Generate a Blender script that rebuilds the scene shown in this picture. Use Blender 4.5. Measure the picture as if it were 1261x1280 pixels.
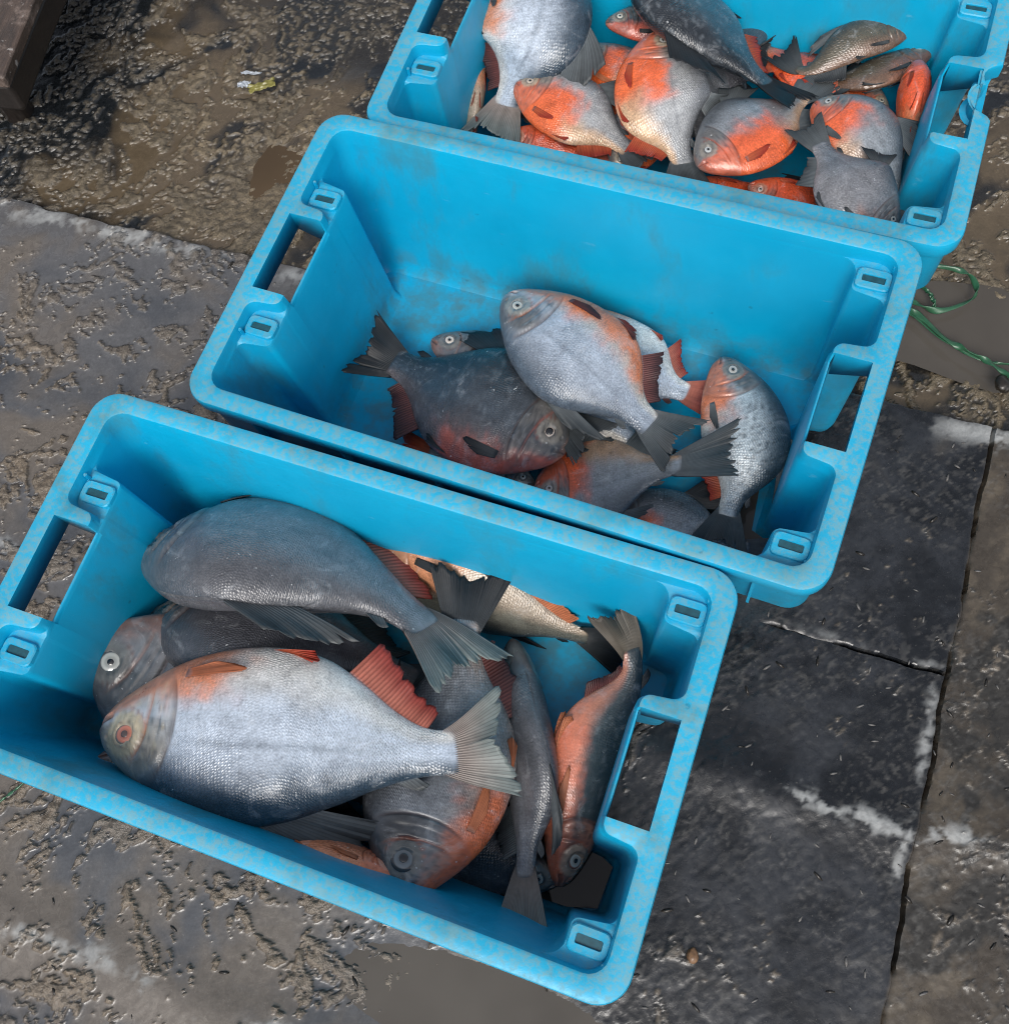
import bpy, bmesh, math
import numpy as np
from mathutils import Vector, Matrix

# ------------------------------------------------------------------ camera, sky, sun, exposure
scene = bpy.context.scene
for o in list(bpy.data.objects):
    bpy.data.objects.remove(o)
col = scene.collection

CAM_H, PITCH, ROLL = 1.182, 1.2071, -0.2668
def cam_axes():
    cp, sp = math.cos(PITCH), math.sin(PITCH)
    fwd = Vector((0, cp, -sp)); right = Vector((1, 0, 0)); up = right.cross(fwd)
    cr, sr = math.cos(ROLL), math.sin(ROLL)
    return cr*right + sr*up, -sr*right + cr*up, fwd
r_, u_, f_ = cam_axes()
cd = bpy.data.cameras.new('camera'); cam = bpy.data.objects.new('camera', cd); col.objects.link(cam)
m = Matrix.Identity(4)
for i in range(3):
    m[i][0], m[i][1], m[i][2] = r_[i], u_[i], -f_[i]
m[0][3], m[1][3], m[2][3] = 0, 0, CAM_H
cam.matrix_world = m
cd.sensor_fit = 'HORIZONTAL'; cd.sensor_width = 36; cd.lens = 36*1266.7/1261
cd.clip_start = 0.02; cd.clip_end = 500
scene.camera = cam

SUN_EL, SUN_AZ = math.radians(50), math.radians(-158)      # azimuth measured from +y towards +x
w = bpy.data.worlds.new('World'); scene.world = w; w.use_nodes = True
nt = w.node_tree; nt.nodes.clear()
sky = nt.nodes.new('ShaderNodeTexSky'); sky.sky_type = 'NISHITA'; sky.sun_disc = False
sky.sun_elevation = SUN_EL; sky.sun_rotation = SUN_AZ
sky.air_density = 1.0; sky.dust_density = 4.0; sky.ozone_density = 1.0
hs = nt.nodes.new('ShaderNodeHueSaturation'); hs.inputs['Saturation'].default_value = 0.45
bg = nt.nodes.new('ShaderNodeBackground'); bg.inputs['Strength'].default_value = 0.115
wo = nt.nodes.new('ShaderNodeOutputWorld')
nt.links.new(sky.outputs[0], hs.inputs['Color']); nt.links.new(hs.outputs[0], bg.inputs[0]); nt.links.new(bg.outputs[0], wo.inputs[0])

sd = bpy.data.lights.new('sun', 'SUN'); sd.energy = 1.35; sd.angle = math.radians(28); sd.color = (1.0, 0.97, 0.93)
sun = bpy.data.objects.new('sun', sd); col.objects.link(sun)
sdir = Vector((math.cos(SUN_EL)*math.sin(SUN_AZ), math.cos(SUN_EL)*math.cos(SUN_AZ), math.sin(SUN_EL)))
sun.rotation_euler = sdir.to_track_quat('Z', 'Y').to_euler(); sun.location = (-1, -2, 4)

scene.view_settings.view_transform = 'Standard'; scene.view_settings.look = 'None'
scene.view_settings.exposure = 0.5; scene.view_settings.gamma = 1.0
scene.view_settings.use_curve_mapping = False
scene.render.engine = 'CYCLES'
scene.cycles.max_bounces = 8
scene.cycles.filter_width = 1.1

# ------------------------------------------------------------------ helpers
def obj(name, me, mat=None, parent=None, loc=None):
    o = bpy.data.objects.new(name, me); col.objects.link(o)
    if mat is not None and me is not None and not me.materials: me.materials.append(mat)
    if parent is not None: o.parent = parent
    if loc is not None: o.location = loc
    return o
def thing(name, label, cat, loc=(0, 0, 0), group=None):
    o = bpy.data.objects.new(name, None); col.objects.link(o); o.location = loc
    o.empty_display_size = 0.03
    return tag(o, label, cat, group)
def tag(o, label=None, cat=None, group=None, kind=None):
    if label: o['label'] = label
    if cat: o['category'] = cat
    if group: o['group'] = group
    if kind: o['kind'] = kind
    return o
def mesh_np(name, V, F, smooth=True):
    me = bpy.data.meshes.new(name)
    V = np.asarray(V, dtype=np.float64)
    if isinstance(F, np.ndarray) and F.ndim == 2:
        n, k = F.shape
        me.vertices.add(len(V)); me.vertices.foreach_set('co', V.ravel())
        me.loops.add(n*k); me.loops.foreach_set('vertex_index', F.ravel().astype(np.int32))
        me.polygons.add(n); me.polygons.foreach_set('loop_start', np.arange(0, n*k, k, dtype=np.int32))
        me.polygons.foreach_set('loop_total', np.full(n, k, dtype=np.int32))
        me.update(calc_edges=True)
    else:
        me.from_pydata([tuple(v) for v in V], [], [tuple(int(i) for i in f) for f in F])
    me.validate()
    if smooth: me.polygons.foreach_set('use_smooth', np.ones(len(me.polygons), dtype=bool))
    me.update()
    return me
def fattr(me, name, vals):
    a = me.attributes.new(name, 'FLOAT', 'POINT'); a.data.foreach_set('value', np.asarray(vals, dtype=np.float32).ravel())
def vattr(me, name, vals):
    a = me.attributes.new(name, 'FLOAT_VECTOR', 'POINT'); a.data.foreach_set('vector', np.asarray(vals, dtype=np.float32).ravel())
def cattr(me, name, vals):
    a = me.attributes.new(name, 'FLOAT_COLOR', 'POINT')
    v = np.asarray(vals, dtype=np.float32); v = np.concatenate([v, np.ones((len(v), 1), np.float32)], 1)
    a.data.foreach_set('color', v.ravel())
def ss(x, a, b):
    t = np.clip((np.asarray(x, dtype=float)-a)/(b-a), 0, 1); return t*t*(3-2*t)
def gnoise(x, y, seed=0):
    x = np.asarray(x, float); y = np.asarray(y, float)
    xi = np.floor(x).astype(np.int64); yi = np.floor(y).astype(np.int64); xf = x-xi; yf = y-yi
    def g(ix, iy, dx, dy):
        h = (ix*374761393 + iy*668265263 + seed*1442695041) & 0xffffffff
        h = ((h ^ (h >> 13))*1274126177) & 0xffffffff; h = h ^ (h >> 16)
        a = (h & 0xffff)/65536.0*2*np.pi
        return np.cos(a)*dx + np.sin(a)*dy
    u = xf**3*(xf*(xf*6-15)+10); v = yf**3*(yf*(yf*6-15)+10)
    n0 = g(xi, yi, xf, yf)*(1-u) + g(xi+1, yi, xf-1, yf)*u
    n1 = g(xi, yi+1, xf, yf-1)*(1-u) + g(xi+1, yi+1, xf-1, yf-1)*u
    return (n0*(1-v)+n1*v)*1.5
def fbm(x, y, seed=0, oct=4, gain=.5):
    s = 0; a = 1; t = 0
    for k in range(oct):
        s = s + a*gnoise(x*2**k+17.3*k, y*2**k-9.1*k, seed+k); t += a; a *= gain
    return s/t

class NT:
    def __init__(self, name):
        self.m = bpy.data.materials.new(name); self.m.use_nodes = True
        self.t = self.m.node_tree; self.t.nodes.clear()
        self.out = self.n('ShaderNodeOutputMaterial'); self.p = self.n('ShaderNodeBsdfPrincipled')
        self.l(self.p.outputs[0], self.out.inputs[0])
    def n(self, t, **kw):
        x = self.t.nodes.new(t)
        for k, v in kw.items(): setattr(x, k, v)
        return x
    def l(self, a, b): self.t.links.new(a, b)
    def s(self, x, i, v):
        if hasattr(v, 'is_linked') or isinstance(v, bpy.types.NodeSocket): self.l(v, x.inputs[i])
        else: x.inputs[i].default_value = v
    def math(self, op, a, b=None, c=None, clamp=False):
        x = self.n('ShaderNodeMath', operation=op, use_clamp=clamp); self.s(x, 0, a)
        if b is not None: self.s(x, 1, b)
        if c is not None: self.s(x, 2, c)
        return x.outputs[0]
    def mix(self, f, a, b, blend='MIX'):
        x = self.n('ShaderNodeMix', data_type='RGBA', blend_type=blend)
        self.s(x, 0, f); self.s(x, 6, a if not isinstance(a, tuple) else (*a, 1)[:4]); self.s(x, 7, b if not isinstance(b, tuple) else (*b, 1)[:4])
        return x.outputs[2]
    def attr(self, name): return self.n('ShaderNodeAttribute', attribute_name=name)
    def noise(self, vec, scale, detail=4, rough=.55, dist=0):
        x = self.n('ShaderNodeTexNoise'); self.s(x, 'Distortion', dist); self.s(x, 'Scale', scale); self.s(x, 'Detail', detail); self.s(x, 'Roughness', rough)
        if vec is not None: self.l(vec, x.inputs['Vector'])
        return x.outputs['Fac']
    def ramp(self, f, a, b, v0=0., v1=1.):
        x = self.n('ShaderNodeMapRange', interpolation_type='SMOOTHSTEP'); self.s(x, 0, f)
        self.s(x, 1, a); self.s(x, 2, b); self.s(x, 3, v0); self.s(x, 4, v1); return x.outputs[0]
    def bump(self, h, strength, dist, normal=None):
        x = self.n('ShaderNodeBump'); self.s(x, 'Strength', strength); self.s(x, 'Distance', dist); self.l(h, x.inputs['Height'])
        if normal is not None: self.l(normal, x.inputs['Normal'])
        return x.outputs[0]
    def geo(self): return self.n('ShaderNodeNewGeometry')
    def coord(self, which='Object'): return self.n('ShaderNodeTexCoord').outputs[which]

# ------------------------------------------------------------------ materials
def mat_crate(name, off):
    t = NT(name); oc = t.n('ShaderNodeVectorMath', operation='ADD'); t.l(t.coord(), oc.inputs[0]); oc.inputs[1].default_value = off
    v = oc.outputs[0]
    sep = t.n('ShaderNodeSeparateXYZ'); t.l(t.coord(), sep.inputs[0]); z = sep.outputs[2]
    nz = t.n('ShaderNodeSeparateXYZ'); t.l(t.geo().outputs['True Normal'], nz.inputs[0])
    top = t.math('MULTIPLY', t.ramp(z, -.03, -.006), t.ramp(nz.outputs[2], .3, .8))
    n1 = t.noise(v, 5, 5, .6); n2 = t.noise(v, 28, 5, .65); n3 = t.noise(v, 140, 4, .7)
    base = t.mix(t.ramp(n1, .3, .7), (.002, .316, .540), (.003, .374, .620))
    # scuffed, chalky and dirty where the rim is handled
    sc = t.math('MULTIPLY', top, t.ramp(t.math('ADD', t.math('MULTIPLY', n2, .30), t.math('MULTIPLY', n3, .70)), .42, .60))
    c = t.mix(t.math('MULTIPLY', top, .15), base, (.10, .50, .66))
    c = t.mix(t.math('MULTIPLY', sc, .50), c, (.22, .31, .27))
    # brown-green grime smeared over the walls
    mp = t.n('ShaderNodeMapping'); t.l(v, mp.inputs[0]); mp.inputs['Scale'].default_value = (1, 1, .45)
    g1 = t.noise(mp.outputs[0], 13, 6, .68)
    gr = t.math('MULTIPLY', t.ramp(g1, .47, .68), t.ramp(n1, .36, .58))
    c = t.mix(t.math('MULTIPLY', gr, .42), c, (.075, .11, .065))
    # mud film low in the crate
    low = t.math('MULTIPLY', t.ramp(z, -.17, -.238), t.ramp(n2, .40, .68))
    c = t.mix(t.math('MULTIPLY', low, .50), c, (.10, .11, .06))
    # specks and scratches
    sp = t.n('ShaderNodeTexVoronoi', feature='F1'); t.l(v, sp.inputs['Vector']); sp.inputs['Scale'].default_value = 43
    spm = t.math('MULTIPLY', t.ramp(t.math('ADD', sp.outputs['Distance'], t.math('MULTIPLY', n3, .5)), .36, .28), t.ramp(n2, .52, .6))
    c = t.mix(t.math('MULTIPLY', spm, .35), c, (.02, .03, .03))
    mp2 = t.n('ShaderNodeMapping'); t.l(v, mp2.inputs[0]); mp2.inputs['Scale'].default_value = (25, 260, 90); mp2.inputs['Rotation'].default_value = (0, 0, .6)
    scr = t.ramp(t.noise(mp2.outputs[0], 1, 3, .6), .68, .76)
    c = t.mix(t.math('MULTIPLY', scr, .22), c, (.20, .48, .60))
    t.l(c, t.p.inputs['Base Color'])
    t.l(t.ramp(t.math('ADD', n2, t.math('MULTIPLY', sc, .4)), .3, .9, .30, .6), t.p.inputs['Roughness'])
    h = t.math('ADD', t.math('MULTIPLY', n3, .5), t.math('MULTIPLY', t.noise(v, 420, 3, .7), .5))
    t.l(t.bump(h, .25, .0008), t.p.inputs['Normal'])
    t.p.inputs['Specular IOR Level'].default_value = .4
    return t.m

def mat_fish():
    t = NT('fish_skin'); c = t.attr('Col').outputs['Color']; sc = t.attr('sc').outputs['Vector']; amt = t.attr('scaly').outputs['Fac']; oc = t.coord()
    def vm(op, x, y=None):
        q = t.n('ShaderNodeVectorMath', operation=op)
        for i, s in enumerate((x, y)):
            if s is None: continue
            if isinstance(s, tuple): q.inputs[i].default_value = s
            else: t.l(s, q.inputs[i])
        return q
    jn = t.n('ShaderNodeTexNoise'); t.l(oc, jn.inputs['Vector']); jn.inputs['Scale'].default_value = 170; jn.inputs['Detail'].default_value = 1
    jit = vm('MULTIPLY', vm('SUBTRACT', jn.outputs['Color'], (.5, .5, .5)).outputs[0], (.9, .9, 0)).outputs[0]
    pp = vm('ADD', sc, jit).outputs[0]
    R_ = (1.0, 1.55, 1.0); H_ = (.5, .775, 0)
    def cell(off):
        q = vm('DIVIDE', vm('ADD', pp, off).outputs[0], R_).outputs[0]
        return vm('SUBTRACT', vm('MULTIPLY', vm('FRACTION', q).outputs[0], (1, 1.55, 0)).outputs[0], H_).outputs[0]
    d1 = vm('LENGTH', cell((0, 0, 0))).outputs['Value']; d2 = vm('LENGTH', cell((.5, .775, 0))).outputs['Value']
    ed = t.math('MINIMUM', d1, d2)
    n0 = t.noise(oc, 420, 1, .5)
    n1 = t.noise(oc, 60, 5, .65); n2 = t.noise(oc, 320, 3, .7); n3 = t.noise(oc, 16, 4, .6)
    edge = t.math('MULTIPLY', t.ramp(ed, .34, .58), amt)
    c = t.mix(t.math('MULTIPLY', edge, t.ramp(n3, .32, .64, .10, .55)), c, t.mix(1.0, c, (.26, .30, .36), 'MULTIPLY'))
    br = t.math('MULTIPLY', t.math('SUBTRACT', n0, .5), .9)
    br = t.math('MULTIPLY', br, amt)
    val = t.n('ShaderNodeHueSaturation'); t.l(c, val.inputs['Color']); t.l(t.math('ADD', 1, t.math('ADD', br, t.math('MULTIPLY', t.math('SUBTRACT', n1, .5), .7))), val.inputs['Value'])
    c = val.outputs[0]
    mb = t.noise(oc, 26, 6, .68, 1.2)
    c = t.mix(t.ramp(mb, .50, .68, 0, .42), c, t.mix(1.0, c, (.42, .42, .44), 'MULTIPLY'))
    c = t.mix(t.ramp(mb, .46, .30, 0, .22), c, (.62, .64, .66))
    # slime, grime flecks and mud specks
    fl = t.math('MULTIPLY', t.ramp(n2, .66, .74), t.ramp(n3, .5, .62))
    c = t.mix(t.math('MULTIPLY', fl, .55), c, (.16, .13, .10))
    n4 = t.noise(oc, 210, 2, .5)
    lf = t.math('MULTIPLY', t.ramp(n4, .70, .75), t.ramp(n3, .42, .55))
    c = t.mix(t.math('MULTIPLY', lf, .6), c, (.7, .72, .72))
    t.l(c, t.p.inputs['Base Color'])
    t.p.inputs['Metallic'].default_value = .08
    t.l(t.ramp(n1, .25, .75, .26, .46), t.p.inputs['Roughness'])
    t.p.inputs['Specular IOR Level'].default_value = .55
    t.p.inputs['Coat Weight'].default_value = .50; t.p.inputs['Coat Roughness'].default_value = .13
    h1 = t.math('MULTIPLY', t.math('SUBTRACT', 1, ed), amt)
    b1 = t.bump(t.math('MULTIPLY', h1, t.ramp(n3, .32, .64, .25, 1.0)), .75, .0012)
    b2 = t.bump(t.math('ADD', n1, t.math('MULTIPLY', n2, .3)), .22, .002, b1)
    t.l(b2, t.p.inputs['Normal']); t.l(b2, t.p.inputs['Coat Normal'])
    return t.m
def mat_fin():
    t = NT('fish_fin'); c = t.attr('Col').outputs['Color']; ray = t.attr('ray').outputs['Fac']; oc = t.coord()
    n1 = t.noise(oc, 90, 4, .6)
    d = t.ramp(ray, .25, .95)
    c2 = t.mix(t.math('MULTIPLY', d, .45), c, t.mix(1.0, c, (.36, .34, .36), 'MULTIPLY'))
    val = t.n('ShaderNodeHueSaturation'); t.l(c2, val.inputs['Color']); t.l(t.math('ADD', .7, t.math('MULTIPLY', n1, .6)), val.inputs['Value'])
    t.l(val.outputs[0], t.p.inputs['Base Color']); t.p.inputs['Roughness'].default_value = .42
    t.p.inputs['Specular IOR Level'].default_value = .35; t.p.inputs['Coat Weight'].default_value = .12; t.p.inputs['Coat Roughness'].default_value = .2
    t.l(t.bump(t.math('ADD', t.math('SUBTRACT', 1, ray), n1), .35, .0011), t.p.inputs['Normal'])
    tr = t.n('ShaderNodeBsdfTranslucent'); t.l(val.outputs[0], tr.inputs[0])
    mx = t.n('ShaderNodeMixShader'); mx.inputs[0].default_value = .28
    t.l(t.p.outputs[0], mx.inputs[1]); t.l(tr.outputs[0], mx.inputs[2]); t.l(mx.outputs[0], t.out.inputs[0])
    return t.m
def mat_plain(name, c, rough=.5, coat=0, nscale=40, namt=.3, bump=.0, met=0):
    t = NT(name); oc = t.coord(); n1 = t.noise(oc, nscale, 5, .6)
    t.l(t.mix(t.math('MULTIPLY', t.ramp(n1, .3, .7), namt), c, tuple(x*.45 for x in c)), t.p.inputs['Base Color'])
    t.p.inputs['Roughness'].default_value = rough; t.p.inputs['Coat Weight'].default_value = coat; t.p.inputs['Coat Roughness'].default_value = .05; t.p.inputs['Metallic'].default_value = met
    if bump: t.l(t.bump(n1, .6, bump), t.p.inputs['Normal'])
    return t.m
def mat_eye():
    t = NT('fish_eye'); t.l(t.attr('Col').outputs['Color'], t.p.inputs['Base Color']); t.p.inputs['Roughness'].default_value = .12
    t.p.inputs['Coat Weight'].default_value = .6; t.p.inputs['Coat Roughness'].default_value = .04
    return t.m
def mat_ground():
    t = NT('wet_ground'); c = t.attr('Col').outputs['Color']; ro = t.attr('rough').outputs['Fac']; lm = t.attr('lump').outputs['Fac']
    p = t.geo().outputs['Position']
    n1 = t.noise(p, 75, 4, .68, .8); n2 = t.noise(p, 300, 3, .70)
    val = t.n('ShaderNodeHueSaturation'); t.l(c, val.inputs['Color'])
    f = t.math('ADD', t.math('MULTIPLY', t.math('SUBTRACT', n1, .5), 1.6), t.math('MULTIPLY', t.math('SUBTRACT', n2, .5), 1.5))
    f = t.math('MULTIPLY', f, t.ramp(lm, 0, 1, .42, 1.0))
    t.l(t.math('MAXIMUM', t.math('ADD', 1, f), .25), val.inputs['Value'])
    c = t.mix(t.math('MULTIPLY', t.ramp(n2, .66, .74), .35), val.outputs[0], (.26, .24, .21))
    t.l(c, t.p.inputs['Base Color'])
    t.l(t.math('MULTIPLY', ro, t.ramp(n1, .3, .7, .75, 1.3)), t.p.inputs['Roughness'])
    h = t.math('ADD', t.math('MULTIPLY', n1, .55), t.math('MULTIPLY', n2, .45))
    t.l(t.bump(t.math('MULTIPLY', h, t.ramp(lm, 0, 1, .09, 1.0)), .8, .0050), t.p.inputs['Normal'])
    t.p.inputs['Specular IOR Level'].default_value = .6
    return t.m
def mat_water(name, c, deep=.6):
    t = NT(name); p = t.geo().outputs['Position']; n = t.noise(p, 7, 3, .5)
    t.l(t.mix(t.ramp(n, .3, .7), c, tuple(x*.75 for x in c)), t.p.inputs['Base Color'])
    t.p.inputs['Roughness'].default_value = .045; t.p.inputs['IOR'].default_value = 1.33
    t.l(t.bump(t.noise(p, 22, 2, .4), .05, .003), t.p.inputs['Normal'])
    return t.m
def mat_wood():
    t = NT('muddy_wood'); oc = t.coord(); mp = t.n('ShaderNodeMapping'); t.l(oc, mp.inputs[0]); mp.inputs['Scale'].default_value = (1, .12, 1)
    n1 = t.noise(mp.outputs[0], 60, 6, .65); n2 = t.noise(oc, 30, 6, .7); n3 = t.noise(oc, 90, 4, .6)
    c = t.mix(t.ramp(n1, .3, .7), (.090, .062, .048), (.038, .029, .024))
    c = t.mix(t.math('MULTIPLY', t.ramp(n2, .48, .66), .7), c, (.22, .17, .145))
    c = t.mix(t.math('MULTIPLY', t.ramp(n3, .62, .7), .6), c, (.4, .38, .36))
    t.l(c, t.p.inputs['Base Color']); t.l(t.ramp(n2, .3, .7, .35, .6), t.p.inputs['Roughness'])
    t.l(t.bump(t.math('ADD', n1, n2), .7, .004), t.p.inputs['Normal'])
    return t.m

M_CRATE = [mat_crate('crate_plastic', (0, 0, 0)), mat_crate('crate_plastic_worn', (3.1, 1.7, .3)), mat_crate('crate_plastic_old', (7.7, 5.2, .9))]
M_FISH, M_FIN, M_EYE, M_GROUND, M_WOOD = mat_fish(), mat_fin(), mat_eye(), mat_ground(), mat_wood()
M_PUPIL = mat_plain('pupil', (.012, .013, .015), .08, .8, 200, .1)
M_PUDDLE = mat_water('muddy_water', (.094, .084, .073))
M_BROWN = mat_water('brown_water', (.085, .058, .034))
M_CRATEWATER = mat_water('bloody_water', (.050, .040, .034))
M_ROPE = mat_plain('green_plastic', (.030, .115, .058), .35, .2, 60, .5, .001)
M_STONE = mat_plain('brown_stone', (.20, .11, .055), .4, .2, 120, .7, .002)
M_HUSK = mat_plain('pale_husk', (.13, .125, .12), .5, 0, 300, .5)
M_SHRED = mat_plain('dark_debris', (.022, .018, .014), .35, .2, 300, .5)
M_FOIL_W = mat_plain('white_wrapper', (.38, .42, .47), .25, .3, 80, .3)
M_FOIL_Y = mat_plain('yellow_wrapper', (.22, .20, .05), .35, .2, 80, .4)
M_DARKWOOD = mat_plain('dark_wet_wood', (.016, .012, .010), .5, .1, 50, .6, .003)
M_SLOT = mat_plain('slot_shade', (.012, .085, .115), .5, 0, 200, .6)  # darkened crate blue: shade inside the stacking slots, painted as colour
M_METAL = mat_plain('wet_metal', (.035, .028, .024), .3, .3, 120, .5, 0, .4)

# ------------------------------------------------------------------ ground: slabs and trampled mud
E1 = np.array([.844, -.536]); E2 = np.array([.536, .844])       # along and across the slab joints
FAR_DROP = -.024
def ground_fields(a, b, far):
    """height, colour, roughness and crumbliness of the ground at slab coordinates a, b"""
    X = a*E1[0]+b*E2[0]; Y = a*E1[1]+b*E2[1]
    C_ = lambda *c: np.array(c)
    mixc = lambda A, B, k: A*(1-k[..., None])+B*k[..., None]
    wx = fbm(a*7, b*7, 3, 3); wy = fbm(a*7, b*7, 8, 3)
    big = fbm(a*2.2, b*2.2, 11, 4); mid = fbm(a*9+wx*.5, b*9+wy*.5, 21, 4); patch = fbm(a*4.4+wx*.3, b*4.4+wy*.3, 71, 4)
    p = a*.55+b*.83; q = -a*.83+b*.55
    sel2 = ss(fbm(a*3, b*3, 33, 2), -.2, .2)                        # grain runs one way here, another way there
    cell = fbm(p*20+wx*1.5, q*34+wy*1.5, 41, 6, .72)*(1-sel2)+fbm(q*19-wx*1.5, p*30+wy*1.5, 43, 6, .72)*sel2
    crumb = fbm(a*105+wx*3, b*105+wy*3, 61, 3, .65); fine = fbm(a*30, b*30, 83, 4, .6)
    n5 = fbm(p*50+wx*2, q*140+wy*2, 47, 3, .6); n6 = fbm(q*55-wx*2, p*150+wy, 49, 3, .6)
    muddy = 1-ss(a+big*.12+mid*.05, -.17, .06); muddy = muddy*np.ones_like(a)
    beyond = ss(a, .300, .306)*(b < .66); low = ss(-b+mid*.09+big*.05, .10, .19)*ss(a, -.02, .1)
    if far: muddy = np.ones_like(a); beyond = low = np.zeros_like(a)
    bias = -.34+.28*muddy+.30*low+.12*beyond-.07*muddy*ss(-b, -.02, .10)
    if far: bias = bias+.10
    lump = ss(cell+.55*patch+bias+.16*crumb+.10*fbm(a*60, b*60, 63, 3, .7), .0, .085)
    husk = (1-muddy)*np.maximum(ss(n5, .16, .24), ss(n6, .18, .27))*ss(fbm(a*8, b*8, 79, 3), -.22, .12)*(1-far)
    hl = lump*(.30+.70*muddy)*(.0008+.0028*ss(crumb+.5*cell, -.25, .5)+.0014*ss(cell+patch*.5+bias, .05, .5))
    h = hl+husk*.0003+mid*.0010+big*.0025+crumb*.0004-(1-muddy)*ss(-n5, .2, .3)*.0006
    # colours
    mud = mixc(C_(.105, .092, .079), C_(.140, .110, .078), ss(big+.5*mid, -.3, .4))
    mud = mixc(mud, C_(.045, .038, .031), ss(-crumb+.2*mid, .05, .35)*.65); mud = mixc(mud, C_(.20, .168, .128), ss(crumb, .20, .50)*.45)
    silt = mixc(C_(.096, .096, .099), C_(.122, .106, .090), ss(mid+.6*big, -.15, .35)); silt = mixc(silt, C_(.050, .056, .066), ss(patch-mid, .0, .5)*.6)
    slabc = mixc(C_(.006, .0072, .009), C_(.020, .0225, .027), ss(mid+.7*fine, -.35, .45))
    slabc = mixc(slabc, C_(.070, .060, .046), ss(big+.8*mid, .12, .5)*.55)
    brown = mixc(C_(.048, .039, .029), C_(.096, .078, .056), ss(fine+mid, -.3, .4)); brown = mixc(brown, C_(.012, .012, .011), ss(patch+.7*mid+.4*fine, -.02, .22)*.9)
    slabc = mixc(slabc, brown, beyond)
    film = mixc(slabc, silt, muddy)
    lc = mixc(mixc(C_(.040, .037, .033), C_(.115, .095, .072), np.clip(ss(crumb+.5*mid, -.1, .4)+.6*low, 0, 1)), mud, np.clip(muddy, 0, 1))
    rough = .17+.10*ss(mid, -.3, .3)+.06*(1-muddy)*(1-.6*ss(fbm(a*5, b*5, 77, 3), .05, .3))+.06*beyond
    if far:
        pit = ss(.02-cell-.5*patch, .0, .10)
        dz = np.clip(ss(fbm(a*3.4+wx*.4, b*3.4+wy*.4, 101, 4)+.25*big+.35*mid, .0, .14), 0, 1)        # patches where black water stands between the crumbs
        wet = np.clip(ss(b+big*.25, 1.02, 1.16)*.85+ss(-a+mid*.25, .96, 1.10), 0, 1)
        dz = np.clip(dz*.9+wet, 0, 1)
        film = mixc(C_(.095, .072, .046)*np.ones(a.shape+(1,)), C_(.010, .012, .014), dz)
        lc = mixc(mixc(C_(.105, .084, .055), C_(.150, .117, .074), ss(mid, -.3, .4)), C_(.045, .038, .028), ss(-crumb, .0, .35)*.75)
        lc = mixc(lc, C_(.25, .20, .13), ss(crumb, .22, .5)*.5); lc = mixc(lc, C_(.035, .034, .031), wet*.65)
        lump = lump*(1-.85*dz*ss(-crumb-.8*cell+.1, -.12, .10))
        h = h*(1+.25*dz)+FAR_DROP-.008+ss(fbm(a*4, b*4, 111, 3), -.2, .35)*.008
        h = h-.016*np.exp(-(((a-.27)/.11)**2+((b-.785)/.050)**2))-.010*np.exp(-(((a+.745)/.05)**2+((b-.82)/.045)**2))
    col_ = mixc(film, lc, lump); col_ = mixc(col_, mixc(C_(.050, .049, .047), C_(.135, .130, .120), ss(crumb, -.2, .4)), husk*.35)
    if not far:
        worn = np.zeros_like(a); wob = fbm(a*5, b*2, 81, 4)*.030
        for c, s, hh in ((.160, .014, .006), (-.246, .014, .006)):
            d = b-c-wob*.9
            h = h+hh*np.exp(-(d/.030)**2)
            gate = ss(fbm(a*6, b*9, int(91+c*100), 3)+.6*fine, -.10, .30)
            sel = ss(a, .0, .06)*(1-ss(a, .36, .62))+(1-ss(a, -.76, -.64))*.8 if c > 0 else (1-ss(a, -.22, -.05))*.7
            worn = np.maximum(worn, np.exp(-(d/(s*np.clip(.8+.9*fine+.6*mid, .25, 2)))**2)*sel*gate)
        h = h-.012*ss(-a, -.05, .25)*ss(b, .34, .42)                     # sunk under the middle crate
        h = h-.013*np.exp(-(((a+.09)/.19)**2+((b+.175)/.075)**2))       # low spot that holds the near puddle
        d = .655-b-np.abs(wob)*.5                                       # worn nosing along the far edge
        e = np.exp(-((d-.013)/.016)**2)*ss(fbm(a*5, b*3, 95, 3)+.5*fine, -.40, .0)
        worn = np.maximum(worn, e*((1-ss(a, -.62, -.52))*.9+ss(a, .20, .28)*(1-ss(a, .50, .60))))
        g2 = ss(fbm(a*8, b*6, 97, 3)+.5*fine, -.05, .3)
        worn = np.maximum(worn, np.exp(-((a-.295-wob*.25)/.007)**2)*g2*.8*ss(b, -.02, .04))
        worn = np.maximum(worn, np.exp(-((b-.340)/.005)**2)*ss(a, .10, .2)*ss(fbm(a*9, b*9, 98, 3), -.1, .2)*.5*(a < .31))
        worn = worn*ss(fbm(a*60, b*60, 103, 3, .7)+.7*fbm(a*18, b*18, 104, 3)+worn*.55, .0, .50)*(1-.5*lump)
        col_ = mixc(col_, C_(.36, .37, .365), worn*.80); rough = rough+.25*worn
    rough = rough*(1-lump)+(.26+.10*ss(crumb, -.3, .3)+.20*far)*lump
    return h, np.clip(col_, .003, .9), rough, np.clip(lump*(.35+.65*muddy)+.12*husk, 0, 1)
def axis(lo, f0, f1, hi, step):
    """fine spacing where the ground is looked at closely, growing coarser outwards"""
    mid = list(np.linspace(f0, f1, int((f1-f0)/step)+1)); s = step
    x = f0; left = []
    while x > lo+1e-6: s = min(s*1.25, .12); x = max(lo, x-s); left.append(x)
    x = f1; right = []; s = step
    while x < hi-1e-6: s = min(s*1.25, .12); x = min(hi, x+s); right.append(x)
    return np.array(left[::-1]+mid+right)
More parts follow.
